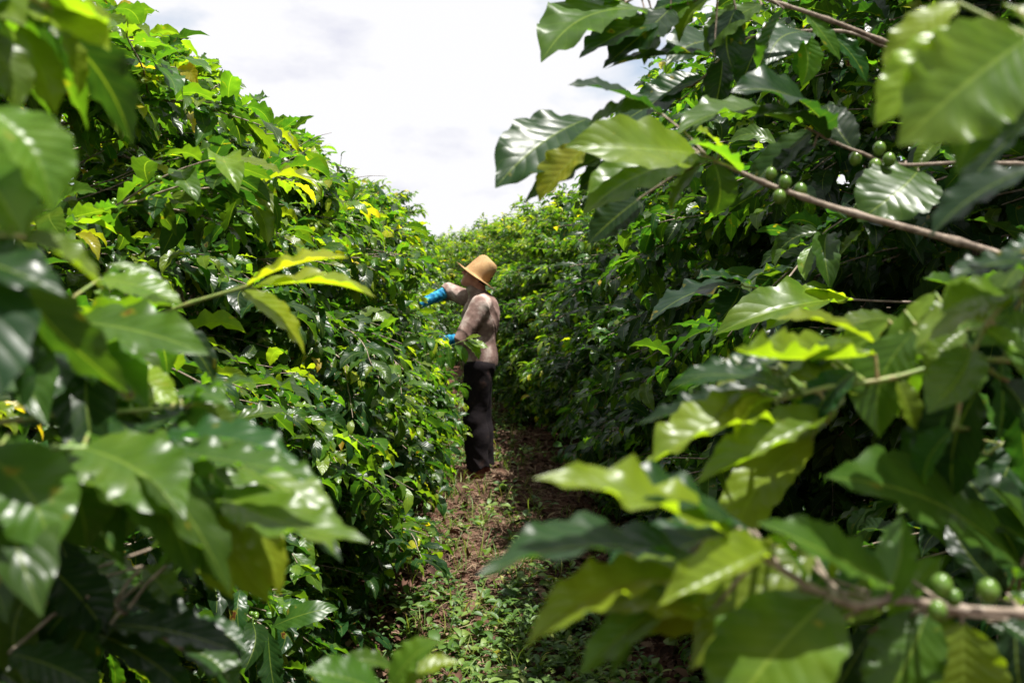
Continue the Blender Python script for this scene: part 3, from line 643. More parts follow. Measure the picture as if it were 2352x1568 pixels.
# right: bright blurred leaves at the top right
d = 0.58
shoot_part(RT, 'branch', 'very blurred bright green shoot at the top right corner',
  [at(2760, 160, .64), at(2600, 140, .62), at(2450, 120, .6), at(2360, 110, d)], 0.0028, 0.0018,
  [LF(2365, 85, d, 2062, 335, .56, .50, .8, .50, wave=.06, arch=.5, raw=.95), LF(2240, 60, .62, 2010, 290, .62, .40, .8, .68), LF(2370, 90, d, 2470, 330, .6, .5, .8, .3), LF(2400, 100, d, 2300, 10, .6, .5, .6, .5), LF(2420, 180, d, 2310, 330, .56, .45, .6, .25, wave=.06)], (), M_green_stem)
d = 0.66
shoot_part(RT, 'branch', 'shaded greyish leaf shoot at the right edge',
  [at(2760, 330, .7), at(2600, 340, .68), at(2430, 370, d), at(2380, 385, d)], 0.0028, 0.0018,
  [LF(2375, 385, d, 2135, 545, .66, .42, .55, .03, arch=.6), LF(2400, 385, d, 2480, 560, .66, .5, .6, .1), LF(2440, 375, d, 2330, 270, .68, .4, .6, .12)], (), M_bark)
# right: tangled middle shoots
d = 0.78
shoot_part(RT, 'branch', 'blurred shoot with twisted yellow green leaves at the middle right',
  [at(2760, 870, .8), at(2560, 850, .78), at(2352, 830, .78), at(2200, 830, .78), at(2040, 870, d), at(1900, 890, d), at(1780, 920, d)], 0.0028, 0.0017,
  [LF(2010, 815, d, 1688, 802, .74, .30, .45, .60, fold=.9, arch=-.7, wave=.07), LF(1850, 905, d, 1560, 868, .78, .34, .4, .22, wave=.05), LF(1730, 885, .8, 1462, 975, .8, .28, .5, .10), LF(1700, 895, .78, 1590, 1000, .76, .30, .8, .55),
   LF(1790, 960, d, 1478, 1082, .74, .38, .55, .62, wave=.07, fold=.6), LF(1900, 950, d, 1598, 1112, .74, .34, .55, .55, fold=.7), LF(1780, 920, d, 1690, 1010, .74, .26, .4, .72, fold=1.1), LF(1960, 850, d, 1860, 990, .78, .5, .8, .15),
   LF(2100, 760, .8, 2020, 1005, .8, .44, .85, .42), LF(2120, 850, .78, 2195, 1000, .78, .44, .85, .36), LF(2060, 870, d, 2110, 990, .78, .4, .9, .52), LF(1800, 870, d, 1960, 780, .76, .4, .5, .45), LF(2180, 700, .8, 2060, 850, .8, .4, .6, .5)], (), M_green_stem)
d = 0.72
shoot_part(RT, 'branch', 'hanging green shoot with a pale curved stalk at the right edge',
  [at(2420, 640, .74), at(2330, 680, .72), at(2270, 740, d), at(2220, 850, d), at(2195, 980, d)], 0.0024, 0.0016,
  [LF(2235, 800, d, 2130, 950, .7, .5, .8, .42), LF(2250, 890, .74, 2190, 1140, .76, .62, .95, .12), LF(2290, 760, d, 2420, 930, .7, .5, .9, .35), LF(2330, 680, .72, 2160, 720, .68, .4, .5, .48, wave=.06), LF(2350, 670, .72, 2100, 800, .7, .36, .4, .55),
   LF(2190, 985, d, 2120, 1120, .74, .5, .9, .25), LF(2260, 750, d, 2360, 820, .7, .4, .6, .5), LF(2360, 650, .74, 2480, 760, .72, .4, .6, .4), LF(2300, 870, .76, 2380, 1060, .76, .5, .9, .15), LF(2380, 600, .7, 2180, 640, .68, .4, .35, .15, wave=.06)], (), M_green_stem)
# right: big clean leaf
d = 0.78
shoot_part(RT, 'branch', 'shoot with one large clean dark green leaf at the right',
  [at(2760, 1260, .8), at(2560, 1230, .78), at(2400, 1230, .78), at(2345, 1300, d)], 0.0026, 0.0017,
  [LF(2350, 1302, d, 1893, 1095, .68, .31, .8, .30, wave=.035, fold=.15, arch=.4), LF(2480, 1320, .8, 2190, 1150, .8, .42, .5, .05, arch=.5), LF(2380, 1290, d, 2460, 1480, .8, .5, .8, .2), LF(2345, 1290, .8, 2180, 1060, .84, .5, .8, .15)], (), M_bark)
# right: the big bottom branch
d = 0.62
shoot_part(RT, 'branch', 'thick blurred berry branch at the bottom right',
  [at(2780, 1440, .62), at(2560, 1420, .62), at(2352, 1408, d), at(2200, 1398, d), at(2060, 1375, d), at(1960, 1388, .61), at(1850, 1340, .60), at(1700, 1250, .6), at(1620, 1240, .6)], 0.0038, 0.0018,
  [LF(2045, 1340, d, 1740, 1200, .58, .34, .6, .36, arch=.5, wave=.04), LF(1905, 1372, .6, 1650, 1690, .56, .56, .9, .44, fold=.1, arch=.4, wave=.045), LF(1700, 1215, .6, 1360, 1120, .58, .42, .3, .18, wave=.05, arch=.6),
   LF(1690, 1235, .6, 1225, 1098, .56, .27, .5, .64, wave=.07, fold=.4, arch=.5), LF(1640, 1300, .6, 1098, 1325, .54, .34, .28, .20, wave=.05, fold=.3, arch=.5), LF(1580, 1330, .6, 1208, 1485, .55, .28, .5, .64, wave=.05),
   LF(1560, 1370, .62, 1330, 1550, .6, .30, .6, .46), LF(1780, 1255, .6, 1512, 1390, .56, .36, .5, .66, fold=.8, wave=.06), LF(1700, 1300, .62, 1440, 1420, .62, .36, .4, .12), LF(1850, 1340, .6, 1760, 1230, .58, .3, .6, .6),
   LF(2020, 1400, d, 2070, 1180, .64, .4, .5, .4), LF(1620, 1300, .62, 1330, 1370, .6, .3, .4, .5)],
  [(at(2162, 1345, .6), .0072), (at(2270, 1357, .61), .0074), (at(2153, 1402, .59), .006), (at(2075, 1362, .63), .006), (at(2190, 1372, .61), .0055)])
shoot_part(RT, 'branch', 'bottom right shoot with glossy hanging leaves',
  [at(2700, 1480, .66), at(2500, 1450, .66), at(2300, 1420, .66), at(2120, 1400, .66)], 0.0026, 0.0017,
  [LF(2130, 1405, .66, 2010, 1640, .64, .56, .7, .34, wave=.06), LF(2210, 1425, .66, 2200, 1680, .66, .60, .9, .62), LF(2330, 1420, .68, 2350, 1640, .68, .5, .9, .10), LF(2000, 1450, .72, 1900, 1640, .72, .4, .8, .1), LF(2290, 1420, .66, 2420, 1520, .64, .5, .6, .2)], (), M_bark)
# right: mid-distance twigs crossing the dark hollow
shoot_part(RT2, 'branch', 'thin bare brown twig with a leafy end beneath the berry branch',
  [at(2500, 720, 1.9), at(2250, 700, 1.9), at(2090, 694, 1.9), at(1960, 688, 1.9), at(1830, 672, 1.9), at(1710, 658, 1.9)], 0.0026, 0.0017,
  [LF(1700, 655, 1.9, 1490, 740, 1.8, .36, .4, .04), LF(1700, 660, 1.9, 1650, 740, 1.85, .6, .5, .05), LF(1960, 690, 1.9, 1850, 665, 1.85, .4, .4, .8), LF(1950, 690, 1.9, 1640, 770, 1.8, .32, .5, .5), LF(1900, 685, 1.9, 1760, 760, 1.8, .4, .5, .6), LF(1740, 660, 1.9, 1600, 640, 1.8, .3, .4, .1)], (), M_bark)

shoot_part(NEAR[(-1, 4)], 'branch', 'leafy sprig reaching out in front of the waist of the worker',
  [at(800, 900, 6.3), at(900, 850, 6.3), at(985, 812, 6.4), at(1030, 795, 6.4), at(1075, 778, 6.4)], 0.0028, 0.0017,
  [LF(1075, 780, 6.4, 1122, 800, 6.35, .4, .5, .55), LF(1070, 778, 6.4, 1105, 772, 6.35, .4, .5, .6), LF(1065, 785, 6.4, 1100, 828, 6.35, .4, .7, .5), LF(1045, 792, 6.4, 1070, 835, 6.4, .45, .8, .35), LF(1030, 795, 6.4, 1040, 850, 6.4, .4, .8, .3),
   LF(1010, 803, 6.4, 1015, 850, 6.4, .4, .8, .3), LF(980, 812, 6.4, 985, 860, 6.4, .4, .8, .25)], (), M_green_stem)

def bare(tree, label, pts, r0=.0022, r1=.0009, leaves=()):
    return shoot_part(tree, 'branch', label, pts, r0, r1, list(leaves), (), M_bark, fill=False)
T1, T2, T3 = NEAR[(-1, 1)], NEAR[(-1, 2)], NEAR[(-1, 3)]
bare(T1, 'bare grey twig forking below the sunlit yellow leaves', [at(60, 465, 2.3), at(150, 440, 2.2), at(250, 415, 2.15), at(352, 368, 2.1)], leaves=[LF(352, 368, 2.1, 420, 360, 2.1, .36, .4, .8), LF(345, 372, 2.1, 400, 410, 2.1, .36, .6, .75), LF(350, 366, 2.1, 392, 340, 2.1, .36, .4, .72)])
bare(T1, 'long bare grey twig under the forking one', [at(90, 500, 2.3), at(170, 462, 2.2), at(270, 425, 2.15), at(340, 385, 2.12)])
bare(T1, 'short bare grey twig in the dark hollow', [at(150, 400, 2.3), at(190, 372, 2.25), at(240, 345, 2.2)])
bare(T2, 'bare twig standing out of the sunlit slope', [at(500, 445, 3.1), at(560, 415, 3.05), at(640, 380, 3.0), at(705, 345, 3.0)])
bare(T2, 'leafy sprig rising above the slope against the sky', [at(420, 260, 2.9), at(470, 215, 2.85), at(510, 190, 2.8), at(520, 165, 2.8)], leaves=[LF(508, 190, 2.8, 512, 158, 2.8, .4, .7, .45), LF(512, 190, 2.8, 552, 200, 2.8, .36, .5, .3), LF(500, 195, 2.8, 540, 232, 2.8, .36, .6, .3), LF(490, 205, 2.8, 470, 180, 2.8, .4, .6, .4), LF(470, 215, 2.8, 500, 250, 2.8, .4, .7, .3)])
bare(T2, 'dry thin twig against the white sky', [at(640, 370, 3.4), at(690, 335, 3.4), at(725, 315, 3.4), at(762, 305, 3.4)], .0016, .0006)
bare(T3, 'small drooping sprig beside the dry twigs', [at(700, 450, 4.2), at(740, 425, 4.2), at(775, 398, 4.2), at(785, 355, 4.2)], leaves=[LF(783, 358, 4.2, 796, 348, 4.2, .4, .6, .3), LF(780, 385, 4.2, 818, 398, 4.2, .4, .6, .3), LF(780, 390, 4.2, 800, 425, 4.2, .4, .7, .25), LF(775, 398, 4.2, 762, 372, 4.2, .4, .6, .35), LF(765, 405, 4.2, 775, 440, 4.2, .4, .7, .3)])
bare(T3, 'dry curved twig above the fourth tree', [at(760, 430, 4.4), at(800, 412, 4.4), at(850, 404, 4.4), at(888, 405, 4.4)], .0018, .0007)
bare(T1, 'sprig of new leaves at the very top against the sky', [at(190, 130, 2.4), at(205, 80, 2.4), at(222, 50, 2.4), at(232, 18, 2.4)], leaves=[LF(226, 45, 2.4, 198, 18, 2.4, .36, .5, .55), LF(228, 40, 2.4, 262, 12, 2.4, .34, .5, .45), LF(215, 62, 2.4, 180, 40, 2.4, .4, .5, .4), LF(215, 62, 2.4, 262, 62, 2.4, .38, .5, .35), LF(206, 82, 2.4, 165, 88, 2.4, .4, .6, .35), LF(206, 84, 2.4, 252, 112, 2.4, .38, .6, .3)])

shoot_part(RT, 'branch', 'row of shaded overlapping leaves down the right edge',
  [at(2700, 900, .98), at(2560, 930, .96), at(2420, 970, .95), at(2300, 1020, .94), at(2200, 1090, .93)], 0.0026, 0.0016,
  [LF(2330, 1010, .95, 2240, 1180, .93, .5, .9, .2), LF(2400, 980, .95, 2440, 1190, .95, .5, .9, .12), LF(2260, 1040, .94, 2130, 1120, .9, .45, .6, .35), LF(2200, 1090, .93, 2060, 1180, .9, .42, .6, .4), LF(2210, 1090, .93, 2180, 1260, .93, .5, .9, .25),
   LF(2300, 1010, .94, 2200, 900, .92, .5, .7, .3), LF(2420, 960, .95, 2340, 840, .95, .5, .7, .2), LF(2230, 1080, .93, 2080, 1010, .9, .4, .5, .5)], (), M_green_stem, fill=False)
shoot_part(RT, 'branch', 'dim leafy shoot behind the pale curved stalk',
  [at(2700, 560, 1.1), at(2500, 600, 1.08), at(2350, 650, 1.06), at(2180, 700, 1.05), at(2060, 740, 1.04)], 0.0026, 0.0016,
  [LF(2180, 700, 1.05, 2050, 860, 1.03, .45, .8, .3), LF(2070, 735, 1.04, 1920, 760, 1.0, .4, .5, .45), LF(2060, 740, 1.04, 1960, 850, 1.03, .45, .8, .2), LF(2260, 680, 1.05, 2200, 850, 1.05, .5, .9, .15), LF(2350, 650, 1.06, 2320, 830, 1.06, .5, .9, .1),
   LF(2250, 680, 1.05, 2120, 640, 1.02, .4, .5, .3), LF(2380, 640, 1.06, 2460, 800, 1.06, .5, .9, .2), LF(2350, 650, 1.06, 2250, 580, 1.04, .4, .5, .12)], (), M_bark, fill=False)

# ------------------------------------------------------------------ the worker (distance fields meshed with surface nets)
def sn_mesh(name, f, lo, hi, h):
    lo = np.array(lo, float); n = np.ceil((np.array(hi) - lo) / h).astype(int) + 1
    gx, gy, gz = [lo[i] + h * np.arange(n[i]) for i in range(3)]
    P = np.stack(np.meshgrid(gx, gy, gz, indexing='ij'), -1); D = f(P).astype(np.float32)
    S = D < 0
    cs = np.zeros(np.array(S.shape) - 1, int)
    for a in (0, 1):
        for b in (0, 1):
            for c in (0, 1): cs += S[a:S.shape[0] - 1 + a, b:S.shape[1] - 1 + b, c:S.shape[2] - 1 + c]
    act = (cs > 0) & (cs < 8); idx = -np.ones(act.shape, int); I = np.argwhere(act); idx[act] = np.arange(len(I))
    acc = np.zeros((len(I), 3)); cnt = np.zeros(len(I))
    corners = [(a, b, c) for a in (0, 1) for b in (0, 1) for c in (0, 1)]
    for c0 in corners:
        for ax in range(3):
            if c0[ax]: continue
            c1 = list(c0); c1[ax] = 1
            d0 = D[I[:, 0] + c0[0], I[:, 1] + c0[1], I[:, 2] + c0[2]]; d1 = D[I[:, 0] + c1[0], I[:, 1] + c1[1], I[:, 2] + c1[2]]
            m = (d0 < 0) != (d1 < 0); t = np.where(m, d0 / np.where(m, d0 - d1, 1), 0)
            p = np.tile(np.array(c0, float), (len(I), 1)); p[:, ax] += t; acc[m] += p[m]; cnt[m] += 1
    V = lo + (I + acc / cnt[:, None]) * h
    F = []
    for ax in range(3):
        sl0 = [slice(1, s - 1) for s in S.shape]; sl1 = list(sl0); sl0[ax] = slice(0, S.shape[ax] - 1); sl1[ax] = slice(1, S.shape[ax])
        a = S[tuple(sl0)]; b = S[tuple(sl1)]; u, v = [(1, 2), (2, 0), (0, 1)][ax]
        for fl, mm in ((False, a & ~b), (True, ~a & b)):
            J = np.argwhere(mm); off = np.ones(3, int); off[ax] = 0; J = J + off
            q = []
            for du, dv in ((0, 0), (-1, 0), (-1, -1), (0, -1)):
                K = J.copy(); K[:, u] += du; K[:, v] += dv; q.append(idx[K[:, 0], K[:, 1], K[:, 2]])
            q = np.stack(q if not fl else q[::-1], 1); F.append(q)
    return np_mesh(name, V, np.concatenate(F))
def s_cap(P, a, b, ra, rb):
    a = np.array(a, float); b = np.array(b, float); d = b - a; t = np.clip(((P - a) @ d) / (d @ d), 0, 1)
    return np.linalg.norm(P - a - t[..., None] * d, axis=-1) - (ra + (rb - ra) * t)
def s_ell(P, c, r, M=None):
    q = P - np.array(c, float)
    if M is not None: q = q @ M            # columns of M: local axes
    r = np.array(r, float); k0 = np.linalg.norm(q / r, axis=-1); k1 = np.linalg.norm(q / (r * r), axis=-1)
    return k0 * (k0 - 1) / np.maximum(k1, 1e-6)
def smin(a, b, k):
    h = np.clip(0.5 + 0.5 * (b - a) / k, 0, 1); return b + (a - b) * h - k * h * (1 - h)
def U(lst, k=0.02):
    r = lst[0]
    for x in lst[1:]: r = smin(r, x, k)
    return r
# joints, metres from the worker's foot point; x toward the right of the picture, y away from the viewer
hu = np.array((0.36, 0.0, 0.93)); hu /= np.linalg.norm(hu); hf = np.array((-hu[2], 0.0, hu[0])); hy = np.array((0, 1.0, 0))
tl = 0.12; hf = hf * math.cos(tl) + hy * -math.sin(tl); hs_ = np.cross(hf, hu); HM = np.stack([hf, -hs_, hu], 1)
hc = np.array((-0.012, 0.0, 1.612))
def hp(f, s, u): return hc + hf * f + (-hs_) * s + hu * u
NS, NE, NW_, NH = (0.015, -0.185, 1.385), (-0.13, -0.25, 1.125), (-0.375, -0.17, 1.10), (-0.46, -0.14, 1.115)   # near arm
FS, FE, FW, FH = (-0.01, 0.175, 1.40), (-0.245, 0.24, 1.485), (-0.47, 0.15, 1.385), (-0.55, 0.12, 1.36)             # far arm
def arm(P, s, e, w, g=0.0):
    return U([s_cap(P, s, e, .052 + g, .042 + g), s_cap(P, e, w, .042 + g, .028 + g)], .015)
def legs(P, g=0.0, sp=0.0):
    out = []
    for sy, kx, ax in ((-0.095, -0.035, -0.01), (0.095, 0.0, 0.03)):
        out += [s_cap(P, (0.0, sy * .9, .90), (kx, sy, .50), .088 + g, .058 + g), s_cap(P, (kx, sy, .50), (ax, sy, .09), .058 + g, .040 + g + sp), s_ell(P, (kx + .035, sy, .36), (.05 + g, .052 + g, .13))]
    return out
def torso(P, g=0.0):
    return [s_ell(P, (0.010, 0, 1.27), (.128 + g, .185 + g, .19 + g)), s_ell(P, (0.005, 0, 1.06), (.112 + g, .160 + g, .18 + g)), s_ell(P, (0.0, 0, .91), (.118 + g, .170 + g, .12 + g)),
            s_cap(P, (0.03, -.13, 1.385), (0.03, .13, 1.395), .065 + g, .065 + g)]
def hand(P, w, h, side):
    w = np.array(w, float); h = np.array(h, float); d = h - w; d /= np.linalg.norm(d)
    n = np.cross(d, (0, 0, 1.0)); n /= np.linalg.norm(n); u = np.cross(n, d)
    c = w + d * 0.045; M = np.stack([d, n, u], 1)
    out = [s_ell(P, c, (.048, .040, .017), M), s_cap(P, w, c, .025, .022)]
    for k, (o, L) in enumerate(((-.030, .062), (-.011, .076), (.010, .072), (.029, .055))):
        b = w + d * .078 + n * o; m = b + d * L * .45 - u * .006; m2 = m + d * L * .32 - u * .022; e = m2 + d * .004 - u * .022
        out += [s_cap(P, b, m, .0095, .009), s_cap(P, m, m2, .009, .0085), s_cap(P, m2, e, .0085, .0075)]
    tb = w + d * .03 - n * .03 * side; tm = tb + d * .028 - n * .018 * side - u * .012; te = tm + d * .026 + n * .004 * side - u * .018
    return U(out, .006), U([s_cap(P, tb, tm, .013, .011), s_cap(P, tm, te, .011, .009)], .005)
def body_f(P):
    skull = s_ell(P, hp(-.012, 0, .03), (.095, .076, .098), HM); jaw = s_ell(P, hp(.040, 0, -.062), (.060, .053, .052), HM)
    chin = s_ell(P, hp(.075, 0, -.095), (.022, .024, .018), HM); cheek = U([s_ell(P, hp(.060, s * .033, -.025), (.030, .026, .028), HM) for s in (-1, 1)], .01)
    head = U([skull, jaw, chin, cheek, s_cap(P, hp(.078, -.03, .022), hp(.078, .03, .022), .012, .012)], .028)
    nose = U([s_cap(P, hp(.088, 0, .020), hp(.112, 0, -.022), .008, .013), s_ell(P, hp(.098, .011, -.026), (.012, .009, .008), HM), s_ell(P, hp(.098, -.011, -.026), (.012, .009, .008), HM)], .008)
    head = smin(head, nose, .010)
    for s in (-1, 1):
        head = np.maximum(head, -s_ell(P, hp(.094, s * .030, .006), (.015, .017, .011), HM) ) if False else smin(head, s_ell(P, hp(.070, s * .030, .006), (.013, .013, .012), HM), .004)
        ear = s_ell(P, hp(-.010, s * .078, -.012), (.018, .009, .032), HM); head = smin(head, ear, .008)
    head = smin(head, s_cap(P, hp(.090, -.018, -.058), hp(.090, .018, -.058), .008, .008), .006)
    head = smin(head, s_cap(P, hp(.087, -.015, -.071), hp(.087, .015, -.071), .008, .008), .004)
    neck = s_cap(P, hp(-.02, 0, -.06), (0.03, 0, 1.36), .054, .064)
    r = U([head, neck], .03); r = smin(r, U(torso(P), .05), .03)
    r = smin(r, U(legs(P), .03), .03)
    for (s, e, w, h, sd) in ((NS, NE, NW_, NH, -1), (FS, FE, FW, FH, 1)):
        r = smin(r, arm(P, s, e, w), .03)
        hd, th = hand(P, w, h, sd); r = smin(r, smin(hd, th, .008), .006)
    for sy, ax in ((-0.095, -0.01), (0.095, 0.03)):
        r = smin(r, s_cap(P, (ax, sy, .07), (ax - .13, sy, .035), .036, .028), .02)
    return r
def wr(P, amp, f=1.0):
    x, y, z = P[..., 0], P[..., 1], P[..., 2]
    return amp * (np.sin(38 * f * (z + 0.6 * x) + 5 * np.sin(9 * y + 4 * x)) * 0.5 + np.sin(61 * f * (x - 0.5 * z) + 4 * np.sin(12 * z + 7 * y)) * 0.35 + np.sin(24 * f * (z - x + y) + 2) * 0.5)
def shirt_f(P):
    x, y, z = P[..., 0], P[..., 1], P[..., 2]
    t = U(torso(P, .016) + [s_ell(P, (0.008, 0, .97), (.128, .178, .13)), s_ell(P, (0.06, 0.0, 1.30), (.095, .15, .15))], .05)
    t = np.maximum(t, .885 + .018 * np.sin(14 * x + 9 * y) - z)
    collar = s_cap(P, hp(-.015, 0, -.095), (0.025, 0, 1.39), .064, .085)
    cz = (P - hp(-.01, 0, -.092)) @ hu
    collar = np.maximum(collar, cz)
    t = smin(t, collar, .03)
    for (s, e, w) in ((NS, NE, NW_), (FS, FE, FW)):
        s_, e_, w_ = (np.array(v, float) for v in (s, e, w)); c = e_ + (w_ - e_) * 0.16; ax = (w_ - e_) / np.linalg.norm(w_ - e_)
        a = U([s_cap(P, s, e, .076, .064), s_cap(P, e, e_ + (w_ - e_) * .4, .062, .055)], .02); a = np.maximum(a, (P - c) @ ax); t = smin(t, a, .035)
    fold = np.abs(np.sin(17 * z + 15 * x + 3.5 * np.sin(5 * y + 7 * x + 3 * z))) ** .7 * .009 * np.clip((1.3 - z) * 3, 0.25, 1)
    fold += np.abs(np.sin(30 * (x + .8 * y) + 6 * np.sin(5 * z))) ** .5 * .005
    return t + wr(P, .0032, .7) + fold * (.35 + .65 * (np.sin(7 * x + 5 * z + 6 * y) > -.2)) - .005
def trousers_f(P):
    x, y, z = P[..., 0], P[..., 1], P[..., 2]
    l = U(legs(P, .030, .024), .03); b = s_ell(P, (0.0, 0, .905), (.125, .172, .12))
    for sy, ax in ((-0.095, -0.01), (0.095, 0.03)): l = smin(l, s_cap(P, (ax, sy, .30), (ax - .005, sy, .10), .064, .070), .02)
    r = np.maximum(smin(l, b, .04), z - .96); r = np.maximum(r, .105 + .02 * np.sin(30 * x) - z)
    return r + wr(P, .0022, .55) + .006 * np.sin(9 * z + 14 * x + 11 * y + 1) * np.sin(21 * y + 4 * z) + .008 * np.abs(np.sin(17 * z + 13 * x + 4 * np.sin(9 * x + 5 * z) + 9 * y)) * (np.exp(-((z - .17) / .09) ** 2) + .7 * np.exp(-((z - .5) / .06) ** 2) + .6 * np.exp(-((z - .86) / .05) ** 2))
def sleeve_f(which):
    s, e, w = (NS, NE, NW_) if which == 0 else (FS, FE, FW)
    e_, w_ = np.array(e, float), np.array(w, float); ax = (w_ - e_) / np.linalg.norm(w_ - e_)
    def f(P):
        a = s_cap(P, e_ + (w_ - e_) * .05, w_ + ax * .015, .049, .037)
        a = np.maximum(a, -((P - (e_ + ax * .02)) @ ax)); a = np.maximum(a, (P - (w_ + ax * .012)) @ ax)
        t = (P - e_) @ ax; return a + .0022 * np.sin(t * 150 + 3 * np.sin(P[..., 2] * 40)) + wr(P, .0015)
    return f
def shoe_f(sy, ax):
    def f(P):
        z = P[..., 2]
        a = U([s_cap(P, (ax + .01, sy, .05), (ax - .15, sy, .038), .046, .040), s_cap(P, (ax, sy, .05), (ax, sy, .125), .047, .050), s_ell(P, (ax - .175, sy, .036), (.055, .048, .036))], .025)
        sole = np.maximum(U([s_cap(P, (ax + .015, sy, .02), (ax - .175, sy, .02), .053, .054)], .01), z - .024)
        a = np.maximum(np.minimum(a, sole), -z + .002); return np.maximum(a, z - .13) + wr(P, .0015)
    return f
def hair_f(P):
    a = s_ell(P, hp(-.022, 0, .028), (.098, .084, .104), HM); q = P - hc
    f = q @ hf; u = q @ hu; a = np.maximum(a, f + .005); a = np.maximum(a, -(u + .055)); a = np.maximum(a, np.minimum(f + .02, -(u - .02)) )
    return a + .002 * np.sin(P[..., 2] * 260)
person = empty('person', (0.0, MAN_Y, 0.0))
tag(person, 'worker in a wide straw hat and dusty brown shirt reaching into the left row', 'person')
def pp(name, f, lo, hi, h, mat, par=None, label=None):
    o = link_mesh(name, sn_mesh(name, f, lo, hi, h), mat, par or person, world=False)
    if label: o['label'] = label
    return o
body = pp('body', body_f, (-.72, -.36, 0.0), (.24, .36, 1.78), .0062, M_skin)
pp('shirt', shirt_f, (-.42, -.40, .84), (.26, .38, 1.60), .006, M_shirt)
pp('trousers', trousers_f, (-.22, -.26, .05), (.22, .26, 1.0), .006, M_trousers)
for w in (0, 1): pp('arm_sleeve', sleeve_f(w), (-.56, -.34, 1.0), (-.05, .34, 1.60), .005, M_sleeve, label='bright blue patterned arm sleeve')
for sy, ax in ((-0.095, -0.01), (0.095, 0.03)): pp('shoe', shoe_f(sy, ax), (ax - .27, sy - .09, -.02), (ax + .10, sy + .09, .16), .005, M_shoe)
pp('hair', hair_f, (-.2, -.15, 1.42), (.2, .15, 1.80), .005, M_hair)
# eyes
for s in (-1, 1):
    V = SVH * .0115 + hp(.078, s * .030, .006); eo = link_mesh('eye', np_mesh('eye', V, SFH), M_hair, person, world=False)
# hat: brim and crown as one surface of revolution bent by hand
V = []; UVh = []; nU = 72
up2 = np.array((.58, 0, .81)); up2 /= np.linalg.norm(up2); fw2 = np.array((-up2[2], 0, up2[0])); sd2 = np.cross(up2, fw2)
bc = np.array((-0.020, 0.0, 1.606))
prof_ = [(r, 0, 'b') for r in np.linspace(.178, .104, 9)] + [(.101, .012, 'c'), (.099, .04, 'c'), (.096, .07, 'c'), (.092, .10, 'c'), (.086, .13, 'c'), (.077, .152, 'c'), (.062, .168, 'c'), (.045, .175, 'c'), (.026, .173, 'c'), (.004, .170, 'c')]
for i, (r, z, k) in enumerate(prof_):
    for j in range(nU):
        th = 6.2832 * j / nU; cf, sf = math.cos(th), math.sin(th)
        if k == 'b':
            q = (r - .104) / .074
            rr = r * (1 + .06 * cf * cf); zz = q ** 1.4 * (-.004 * cf * cf + .002 * cf - .008 * sf * sf) + .004 * q * math.sin(3 * th + 1)
            p = (rr * cf, rr * .95 * sf, zz)
        else:
            dent = .030 * math.exp(-((cf - .55) / .45) ** 2) * abs(sf) * max(0, min(1, (z - .06) / .09)) + .006 * math.sin(2 * th + 1) * (z / .17)
            rr = r - dent * (r / .1); zz = z - (.014 * (1 - r / .1) if i >= len(prof_) - 4 else 0) + .007 * cf * (z / .17)
            p = (rr * cf * 1.05 - .016 * z / .17 - .002, rr * sf * .92, zz)
        V.append(bc + fw2 * p[0] + sd2 * p[1] + up2 * p[2]); UVh.append((j / nU * 4, i / 6))
F = [(i * nU + j, i * nU + (j + 1) % nU, (i + 1) * nU + (j + 1) % nU, (i + 1) * nU + j) for i in range(len(prof_) - 1) for j in range(nU)]
F.append(((len(prof_) - 1) * nU,) * 0 or (0, 1, 2, 3)); F.pop()
hat = link_mesh('straw_hat', np_mesh('straw_hat', V, F, UVh), M_straw, person, world=False)
sm = hat.modifiers.new('thick', 'SOLIDIFY'); sm.thickness = .0035; sm.offset = 0

# ------------------------------------------------------------------ the ground
def gz(x, y):
    x = np.asarray(x, float); y = np.asarray(y, float)
    c = np.where(y > 6, -0.0052 * (y - 6) ** 2, 0.0); c = np.where(y > 32, -0.0052 * 26 ** 2, c); lat = np.abs(x - c)
    rut = np.where(lat < 2.2, 0.05 * np.clip((lat - 0.35) / 0.7, 0, 1) ** 2, 0.05)
    n = 0.012 * np.sin(3.1 * x + 1.7 * np.sin(2.3 * y)) * np.sin(2.7 * y + x) + 0.007 * np.sin(11 * x + 3 * np.sin(7 * y)) * np.sin(9.0 * y + 2 * x) + 0.004 * np.sin(27 * x + 5 * y) * np.sin(23 * y)
    near = np.exp(-((x) ** 2 + (y - MAN_Y) ** 2) / 0.12)
    return rut + n * (1 - near)
def axis(fine_lo, fine_hi, st, far):
    a = list(np.arange(fine_lo, fine_hi, st)); s = st; lo = []; p = fine_lo
    while p > -far: s *= 1.35; p -= s; lo.append(p)
    s = st; p = a[-1]; hi = []
    while p < far: s *= 1.35; p += s; hi.append(p)
    return np.array(lo[::-1] + a + hi)
ax_, ay_ = axis(-2.2, 2.2, 0.04, 900), axis(-1.0, 14.0, 0.05, 900)
X, Y = np.meshgrid(ax_, ay_, indexing='ij'); Z = gz(X, Y) + 0.010 * np.sin(41 * X + 3 * Y) * np.sin(37 * Y - 8 * X) * (np.abs(X) < 2.3) * (Y < 15)
nx, ny = X.shape; I = np.arange(nx * ny).reshape(nx, ny)
F = np.stack([I[:-1, :-1], I[1:, :-1], I[1:, 1:], I[:-1, 1:]], -1).reshape(-1, 4)
g = link_mesh('ground', np_mesh('ground', np.stack([X, Y, Z], -1).reshape(-1, 3), F), M_soil); tag(g, 'reddish brown soil between the rows', 'ground', kind='structure')

